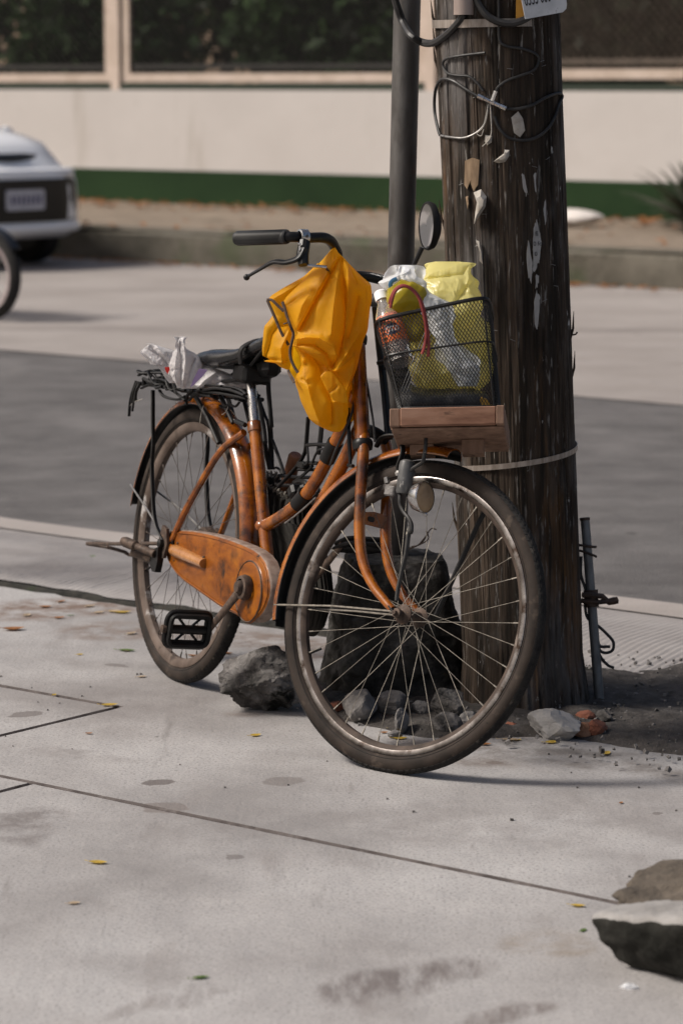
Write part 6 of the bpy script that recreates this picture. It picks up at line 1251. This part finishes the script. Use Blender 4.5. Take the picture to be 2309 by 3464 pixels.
def film(tab, org, oxy, u_, bulge, folds, nx, ny, slope, seed, wl, amp, back=False):
    """a sheet of thin plastic: outline rows (y, left, right) in pattern units, bulged, folded and creased; back=True gives its far side"""
    Y, l, r = rows_of(tab, ny); u = np.linspace(0, 1, nx); X = l[:, None] + (r-l)[:, None]*u[None]; YY = np.repeat(Y[:, None], nx, 1); wdt = ((r-l)*u_)[:, None]
    rim = np.sqrt(np.maximum(0, 1-(2*u[None]-1)**2)); cap = np.minimum(1, np.sqrt(np.maximum(0, (YY-Y[0])/(Y[-1]-Y[0])*5)))*np.minimum(1, np.sqrt(np.maximum(0, (Y[-1]-YY)/(Y[-1]-Y[0])*6)))
    b_ = bulge*np.minimum(1, wdt/.16)*rim*cap; D = slope*(YY-oxy[1])*u_ + (b_ if back else -b_)
    fade = np.minimum(1, np.minimum(u, 1-u)*7)[None]*np.minimum(1, cap*1.3)
    for pts, w_, a in folds: D = D + a*np.exp(-np.abs(dist_poly(X, YY, pts)/w_)**1.05)*fade*(-1 if back else 1)
    pm = np.stack([X*u_, D*.5, YY*u_], -1) + seed*.37
    c1, c2 = creases(pm, 6, wl, seed, .5), creases(pm, 5, wl*.38, seed+9, .5)
    D = D + (amp*c1 + amp*.45*c2)*fade
    e = .35*amp*(1-fade)*np.sign(2*u[None]-1)*vn(np.stack([YY*u_*45, 0*YY, 0*YY+seed], -1), 5)*8
    P = np.stack([org[0] + (X-oxy[0])*u_ + e, org[1] + D, org[2] - (YY-oxy[1])*u_], -1)
    return P[:, ::-1] if back else P
def filmbag(tab, org, oxy, u_, bulge, folds, nx=90, ny=110, slope=0., seed=0, wl=.05, amp=.006, bb=None):
    mb = MB().grid(film(tab, org, oxy, u_, bulge, folds, nx, ny, slope, seed, wl, amp)); mb.grid(film(tab, org, oxy, u_, bulge if bb is None else bb, folds, nx//2, ny//2, slope, seed+50, wl, amp, True)); return mb
# carrier bags in the basket
UB = .0001996
oY, oW = np.array((0.2294, 6.325, 1.0547)), np.array((0.1401, 6.243, 1.0598))
YB = [(110, 800, 900), (122, 715, 1085), (140, 655, 1112), (200, 578, 1140), (280, 560, 1150), (360, 575, 1142), (440, 560, 1152), (520, 470, 1210), (620, 420, 1255), (800, 425, 1275), (1000, 440, 1285), (1180, 470, 1295), (1300, 500, 1275), (1400, 530, 1230), (1490, 600, 1130), (1540, 700, 1000)]
F_YB = [([(1095, 150), (1020, 235), (800, 262), (575, 290)], 20, .009), ([(1120, 190), (1050, 330), (1110, 470)], 26, -.010), ([(1130, 300), (1010, 420), (880, 600)], 22, .008), ([(600, 250), (760, 190), (960, 150)], 50, -.010), ([(590, 420), (700, 480), (760, 640)], 26, -.008), ([(1230, 560), (1100, 800), (1180, 1200)], 60, .010), ([(480, 760), (580, 830), (700, 800)], 24, -.008), ([(500, 1250), (640, 1210), (820, 1330), (1000, 1300)], 22, .010), ([(560, 1400), (700, 1300), (900, 1200), (1200, 1000)], 36, -.008)]
single('carrier_bag', filmbag(YB, oY, (860, 145), UB, .072, F_YB, 130, 170, -.36, 67, .042, .0055), BAGY, 'full translucent yellow carrier bag filling the wire basket', 'plastic bag', smooth=40)
wt = thing('carrier_bag', 'bunched shiny white carrier bag squeezed in front of the yellow one', 'plastic bag', (0.2521, 6.15, 0.8364))
WB = [(146, 345, 470), (158, 305, 545), (190, 268, 575), (240, 228, 582), (290, 190, 580), (330, 168, 582), (380, 205, 592), (430, 270, 650), (480, 360, 745), (540, 480, 835), (620, 545, 868), (700, 590, 898), (850, 645, 958), (1000, 725, 1015), (1100, 790, 1110), (1180, 840, 1168), (1280, 895, 1185), (1350, 950, 1160), (1400, 1010, 1110)]
F_WB = [([(560, 180), (580, 330), (640, 430), (760, 500)], 22, -.014), ([(340, 180), (330, 330), (380, 440)], 26, .012), ([(180, 325), (300, 270), (420, 200)], 20, -.010), ([(250, 380), (420, 330), (560, 350)], 24, .010), ([(600, 560), (760, 780), (900, 1050)], 40, -.010), ([(840, 560), (900, 900), (1000, 1180)], 30, .008), ([(880, 1120), (1000, 1200), (1140, 1170)], 22, -.010), ([(940, 1260), (1060, 1300), (1160, 1260)], 22, .010)]
obj('bag_film', filmbag(WB, oW, (430, 145), UB, .048, F_WB, 120, 190, -.36, 71, .036, .0060, .02), BAGW, wt, smooth=40, world=True)
obj('blue_letter', MB().tube(catmull([(0.1174, 6.205, 1.0333), (0.1064, 6.205, 1.0273), (0.1035, 6.205, 1.0173), (0.1115, 6.205, 1.0133), (0.1045, 6.205, 1.0073), (0.1025, 6.205, 1.0013)], 4), .0045, 6, flat=.25, up=(0, 1, 0)), BLUEP, wt, world=True)
obj('blue_letter', MB().tube(catmull([(0.1281, 6.19, 1.0094), (0.1212, 6.19, 1.0044), (0.1202, 6.19, 0.9964), (0.1262, 6.19, 0.9905), (0.1302, 6.19, 0.9845)], 4), .0045, 6, flat=.25, up=(0, 1, 0)), BLUEP, wt, world=True)
single('carrier_bag', MB().loft(crumple([(0.1116, 6.215, 1.0206), (0.1217, 6.215, 1.0066), (0.1337, 6.215, 0.9926), (0.1438, 6.215, 0.9706), (0.1499, 6.215, 0.9385), (0.1541, 6.215, 0.9004)], [.014, .03, .042, .05, .054, .03], [.02, .03, .03, .03, .03, .02], 37, .009, 80, 8, (0, 1, 0), 2.4, 30)), mat('olive_plastic', [(.40, .31, .02), (.52, .42, .05)], 10, I3, .25, transl=.4, tcol=(.55, .44, .04), bump=.001, bscale=50), 'small shiny olive yellow bag behind the cord handles', 'plastic bag', smooth=28)
single('carrier_bag', MB().loft(crumple([(0.1214, 6.17, 0.7863), (0.1434, 6.17, 0.7803), (0.1834, 6.17, 0.7763), (0.2333, 6.17, 0.7753), (0.2832, 6.17, 0.7773), (0.3091, 6.17, 0.7823)], [.05, .075, .08, .08, .07, .05], [.02, .026, .022, .024, .022, .012], 31, .006, 48, 6, (0, 0, 1), 3, 34)), BAGK, 'crumpled dark plastic bag flattened at the basket bottom', 'plastic bag', smooth=28)
single('paper_wrapping', MB().prism([(p[0], p[2]) for p in [(0.2823, 6.085, 0.7757), (0.2931, 6.085, 0.7856), (0.3049, 6.085, 0.7816), (0.3169, 6.085, 0.7657), (0.3071, 6.085, 0.7598), (0.2854, 6.085, 0.7638)]], lambda x, z, h: (x, 6.10 + h + .006*math.sin(x*160), z + .006), 0, .010), mat('amber_paper', [(.36, .20, .03), (.5, .30, .05)], 20, I3, .5), 'amber wrapper poking out at the basket corner', 'wrapper')
# drink bottle
bo_a, bo_b = np.array((0.0823, 6.235, 1.0012)), np.array((0.1201, 6.165, 0.8828)); ba = bo_b - bo_a; BL = np.linalg.norm(ba)
bt = thing('drink_bottle', 'plastic bottle of orange drink with a white cap in the basket corner', 'bottle', bo_b)
obj('bottle_body', MB().lathe([(.0120, .018), (.0128, .026), (.0145, .030), (.020, .042), (.0268, .058), (.0285, .070), (.0285, .078), (.0278, .082), (.0278, .125), (.0285, .130), (.0275, .15), (.0288, .17), (.0275, BL-.012), (.022, BL-.002), (.001, BL-.006)], bo_a, ba, 32), BOTPET, bt, smooth=60, world=True)
obj('drink', MB().lathe([(.001, .060), (.0255, .061), (.0268, .075), (.0262, .125), (.0262, BL-.014), (.018, BL-.008), (.001, BL-.01)], bo_a, ba, 28), BOTLIQ, bt, world=True)
obj('cap', MB().lathe([(.001, -.003), (.0125, -.002), (.0148, .001), (.0150, .019), (.0135, .020)], bo_a, ba, 28), WHITEP, bt, world=True)
lb_ = obj('label', MB().lathe([(.0281, .083), (.0284, .084), (.0284, .126), (.0281, .127)], bo_a, ba, 40), LABELO, bt, world=True)
bx, by, bz = basis(ba); th0 = math.atan2(np.dot([-.0, -1, 0], by), np.dot([0, -1, 0], bx))
def lbl(u, v, dr=.0288): a = th0 + u/.0284; return tuple(bo_a + bz*v + (bx*math.cos(a) + by*math.sin(a))*dr)
mb = MB(); q = [(-.019*math.cos(t), .101 + .013*math.sin(t)) for t in np.linspace(0, 2*math.pi, 25)[:-1]]; mb.add([lbl(u, v) for u, v in q] + [lbl(0, .101)], [(i, (i+1) % 24, 24) for i in range(24)]); obj('printed_oval', mb, NAVY, lb_, world=True)
for k in range(5):
    u = -.013 + .0065*k; obj('printed_letter', MB().tube([lbl(u + .0022*math.cos(t), .101 + .0065*math.sin(t), .0291) for t in np.linspace(.6, 5.9, 9)], .0009, 4), WHITEP, lb_, world=True)
for k in range(6):
    u = -.018 + .007*k; obj('printed_leaf', MB().ball(lbl(u, .086 + (.030 if k % 2 else 0), .0286), (.003, .002, .002), 6), GREENP, lb_, world=True)
# dark red cord handles looping out of the basket
for pts, lb in (([(0.0998, 6.1, 0.9873), (0.1041, 6.1, 1.003), (0.1135, 6.1, 1.0187), (0.1272, 6.1, 1.0256), (0.141, 6.1, 1.0217), (0.1548, 6.1, 1.0109), (0.1646, 6.1, 0.9952), (0.1706, 6.1, 0.9795), (0.1756, 6.1, 0.9559), (0.1803, 6.1, 0.9243), (0.1818, 6.1, 0.8987), (0.1809, 6.1, 0.877)], 'dark red cord handle looping over the basket rim'), ([(0.1018, 6.098, 0.9796), (0.1076, 6.098, 1.0051), (0.1174, 6.098, 1.0199), (0.1311, 6.098, 1.0248), (0.1449, 6.098, 1.0189), (0.1587, 6.098, 1.0042), (0.1656, 6.098, 0.9875), (0.1726, 6.098, 0.96), (0.1767, 6.098, 0.9304), (0.1738, 6.098, 0.9009), (0.168, 6.098, 0.8831)], 'second dark red cord lying inside the loop of the first')):
    single('cord', MB().tube(catmull(pts, 5), .0034, 8), REDCORD, lb, 'cord')
# white bag and tangled rubber straps on the carrier
rb_ = thing('carrier_bag', 'knotted dirty white carrier bag tied down on the rear carrier', 'plastic bag', (-0.3712, 6.93, 0.7288))
UR = .0002415; oR = np.array((-0.3692, 6.9, 0.7803))
EL = [(186, 212, 292), (205, 200, 350), (240, 202, 420), (280, 212, 505), (330, 228, 520), (392, 246, 515), (400, 318, 510), (450, 350, 505), (520, 400, 510), (575, 445, 520)]
ER_ = [(106, 506, 560), (112, 502, 615), (150, 495, 629), (200, 490, 612), (250, 503, 652), (300, 498, 716), (360, 478, 740), (420, 448, 765), (480, 440, 750), (540, 462, 710), (610, 525, 660)]
BR_ = [(330, 690, 720), (380, 650, 765), (420, 640, 880), (470, 620, 1000), (520, 612, 1130), (570, 600, 1200), (625, 600, 1195)]
obj('bag_handle', filmbag(EL, oR + (0, .015, 0), (600, 400), UR, .022, [([(540, 560), (380, 330), (230, 215)], 18, .012), ([(500, 560), (330, 400), (260, 330)], 16, -.010), ([(520, 520), (440, 330), (330, 220)], 18, -.010), ([(420, 300), (480, 420), (500, 520)], 14, .008)], 80, 90, 0, 81, .022, .0045), BAGWD, rb_, smooth=40, world=True)
obj('bag_handle', filmbag(ER_, oR - (0, .015, 0), (600, 400), UR, .030, [([(560, 580), (560, 330), (540, 130)], 14, .010), ([(580, 580), (610, 330), (590, 130)], 18, -.010), ([(520, 560), (500, 430), (530, 250)], 16, -.008), ([(610, 590), (660, 420), (700, 320)], 18, .010), ([(480, 440), (540, 400), (620, 470)], 14, .006)], 80, 110, 0, 83, .024, .0045), BAGWD, rb_, smooth=40, world=True)
obj('bag_body', filmbag(BR_, oR - (0, .0, 0), (600, 400), UR, .045, [([(640, 600), (700, 480), (780, 400)], 22, .010), ([(720, 610), (800, 520), (920, 440)], 24, -.010), ([(820, 610), (950, 540), (1100, 520)], 22, .008)], 90, 70, 0, 85, .026, .005), BAGWD, rb_, smooth=40, world=True)
mb = MB().prism([(0, 0), (47, 0), (50, 27), (28, 70), (7, 32)], lambda u, v, h: (oR[0] + (408+u-600)*UR, oR[1]-.036+h, oR[2] - (398+v-400)*UR), 0, .003)
obj('red_print', mb, REDP, rb_, world=True)
mb = MB().prism([(745, 405), (830, 415), (790, 470), (700, 560), (660, 590), (690, 510)], lambda u, v, h: (oR[0] + (u-600)*UR, oR[1]-.058+h, oR[2] - (v-400)*UR), 0, .003)
obj('lilac_print', mb, LILAC, rb_, world=True)
stp = thing('rubber_straps', 'tangle of black rubber straps wound round the rear carrier', 'straps', mw=BIKE)
g = random.Random(17)
for k in range(26):
    x0 = g.uniform(-.28, .02); n = g.randint(5, 8); pts = []
    x = x0; y = g.uniform(-.08, .02)
    for q in range(n):
        pts.append((x, y, .714 + g.uniform(-.016, .026))); x += g.uniform(.015, .06); y = min(.08, max(-.088, y + g.uniform(-.06, .06)))
        if x > .20: break
    if len(pts) >= 3: obj('strap', MB().tube(catmull(pts, 5), g.uniform(.0028, .0052), 6, flat=g.choice([.5, .8, 1.])), BLACKR, stp)
for a, b in ((-.268, .09), (-.26, .055), (-.235, .05), (-.25, .075)):
    obj('strap', MB().tube(catmull([(a, -.074, .705), (a-.012*g.random(), -.080, .705-b*.5), (a-.014, -.078, .705-b)], 4), .0046, 6, flat=.7), BLACKR, stp)
for pts in ([(0.0576, -0.075, 0.678), (0.0586, -0.075, 0.6977), (0.0789, -0.075, 0.7143), (0.1242, -0.075, 0.7283), (0.1884, -0.075, 0.7367), (0.2527, -0.075, 0.7404)], [(0.08, -0.078, 0.6898), (0.1062, -0.078, 0.707), (0.1572, -0.078, 0.7215), (0.226, -0.078, 0.7328), (0.3131, -0.078, 0.7363), (0.3888, -0.078, 0.7318)], [(0.0878, -0.072, 0.7008), (0.133, -0.072, 0.7148), (0.1918, -0.072, 0.7204), (0.2738, -0.072, 0.7235), (0.3886, -0.072, 0.7252)], [(-0.1002, -0.08, 0.697), (-0.0781, -0.08, 0.6866), (-0.0326, -0.08, 0.6836), (0.0173, -0.08, 0.686), (0.058, -0.08, 0.6973)], [(-0.0839, -0.08, 0.7085), (-0.0253, -0.08, 0.7041), (0.0209, -0.08, 0.6962), (0.0605, -0.08, 0.6877)], [(0.2416, -0.07, 0.7397), (0.2993, -0.07, 0.7427), (0.3517, -0.07, 0.7406), (0.3819, -0.07, 0.7341)], [(0.1526, -0.03, 0.6883), (0.1771, -0.03, 0.6859), (0.2042, -0.03, 0.6958), (0.2398, -0.03, 0.6946), (0.2602, -0.03, 0.7062)], [(0.1647, -0.02, 0.6927), (0.1812, -0.02, 0.6749), (0.1721, -0.02, 0.6643)], [(-0.1689, -0.08, 0.7106), (-0.12, -0.08, 0.7226), (-0.0553, -0.08, 0.7211), (0.0103, -0.08, 0.7124), (0.0542, -0.08, 0.7116)], [(-0.2165, -0.08, 0.691), (-0.1798, -0.08, 0.702), (-0.137, -0.08, 0.7135), (-0.108, -0.08, 0.7262)], [(0.0009, 0, 0.7521), (0.0422, 0, 0.7583), (0.0785, 0, 0.7591), (0.126, 0, 0.7609), (0.1584, 0, 0.7736)], [(0.0748, -0.02, 0.7376), (0.1032, -0.02, 0.7451), (0.1442, -0.02, 0.7489), (0.1852, -0.02, 0.7514), (0.2601, -0.02, 0.7559)]):
    obj('strap', MB().tube(catmull(pts, 5), g.uniform(.0034, .005), 6, flat=.7), BLACKR, stp)
for pts in ([(-0.2829, -0.08, 0.6387), (-0.2531, -0.08, 0.6532), (-0.2031, -0.08, 0.6657)], [(0.1032, -0.05, 0.6819), (0.0939, -0.05, 0.659), (0.0929, -0.05, 0.6394)], [(0.1837, -0.02, 0.6655), (0.2079, -0.02, 0.6632), (0.2257, -0.02, 0.6626)], [(-0.0675, -0.05, 0.6674), (-0.0576, -0.05, 0.6784), (-0.0336, -0.05, 0.6832)], [(0.1698, -0.03, 0.6682), (0.1911, -0.03, 0.6776), (0.1996, -0.03, 0.6906)]): obj('frayed_thread', MB().tube(catmull(pts, 4), .0009, 4), PAPER, stp)
for pts, r, lb in (([(0.2158, 0.01, 0.7722), (0.2429, 0.01, 0.7458), (0.2726, 0.01, 0.7199), (0.3016, 0.01, 0.6846), (0.3226, 0.01, 0.6581), (0.3403, 0.01, 0.622)] + [(0.2735, 0.03, 0.6464), (0.3125, 0.03, 0.594), (0.3389, 0.03, 0.563)], .0060, 'black rubber strap hanging from saddle along the seat tube'), ([(0.2725, 0.03, 0.7788), (0.2853, 0.03, 0.7417), (0.3015, 0.03, 0.7051), (0.3215, 0.03, 0.6594)] + [(0.285, 0.04, 0.6717), (0.299, 0.04, 0.6439), (0.3269, 0.04, 0.5613)], .0062, 'straight black strap hanging from the saddle nose'), ([(0.242, 0.03, 0.7136), (0.2784, 0.03, 0.6836), (0.3009, 0.03, 0.6668)] + [(0.2982, 0.04, 0.638), (0.3206, 0.04, 0.6229), (0.3609, 0.04, 0.5905), (0.3962, 0.04, 0.5589)], .0045, 'thin black strap crossing behind the straight one')):
    single('rubber_strap', MB().tube(catmull(pts, 4), r, 8, flat=.6), BLACKR, lb, 'strap', mw=BIKE)
# grey frilled sack with a tool handle on the far side of the frame
def sack():
    R = []; n = 180
    sec = [(.262, .508, .100, .052, .35), (.258, .500, .094, .060, .5), (.268, .470, .100, .066, .35), (.300, .43, .105, .062, .18), (.325, .395, .115, .050, .22), (.350, .355, .140, .046, .25), (.365, .31, .150, .046, .25), (.380, .265, .13, .042, .25), (.395, .225, .10, .036, .25), (.41, .195, .05, .024, .2)]
    T = np.array(sec); tt2 = np.linspace(0, 1, 46); S = np.stack([np.interp(tt2, np.linspace(0, 1, len(sec)), T[:, i]) for i in range(5)], -1)
    for (cx_, z, rx, ry, pl2) in S:
        R.append([(cx_ + rx*(1 + pl2*.14*math.cos(34*a + 2*math.sin(3*a)) + .03*math.sin(5*a + z*9))*math.cos(a), .125 + ry*(1 + pl2*.10*math.cos(34*a + 2*math.sin(3*a)))*math.sin(a), z + .010*pl2*math.cos(34*a)*(z > .45) - .18*rx*math.cos(a)*(1 if z > .45 else .3)) for a in [2*math.pi*k/n for k in range(n)]])
    return R
sk = thing('sack', 'grey black pleated cloth sack hanging behind the frame tubes', 'sack', mw=BIKE)
R = sack(); inner = [[(.262 + (x-.262)*f, .125 + (y-.125)*f, z - dz) for x, y, z in R[0]] for f, dz in ((.93, .002), (.80, .03), (.75, .08))]
obj('sack_body', MB().loft(list(reversed(inner)) + R), SACKM, sk, smooth=60)
mb = MB()
for k in range(90):
    a = 2*math.pi*k/90; x, y, z = R[0][2*k]; d = np.array([math.cos(a), .6*math.sin(a), 0]); mb.tube([np.array((x, y, z)), np.array((x, y, z)) + d*.008 + (0, 0, .012), np.array((x, y, z)) + d*.022 + (0, 0, .010 - .006*math.sin(k*2.3))], [.0030, .0026, .0010], 4, flat=.5)
obj('frill', mb, mat('frayed_cloth', [(.09, .082, .068), (.19, .17, .145)], 60, I3, .9), sk, kind='stuff')
hA, hB = np.array((0.3189, 0.1, 0.5895)), np.array((0.2586, 0.11, 0.4843)); hd3 = unit(hA-hB)
single('tool_handle', MB().lathe([(.001, .012), (.0135, .011), (.0165, .006), (.0165, -.01), (.0155, -.10), (.015, -.20), (.001, -.201)], hA, hd3, 20), HANDLEW, 'brown wooden tool handle sticking out of the grey sack', 'tool', mw=BIKE)
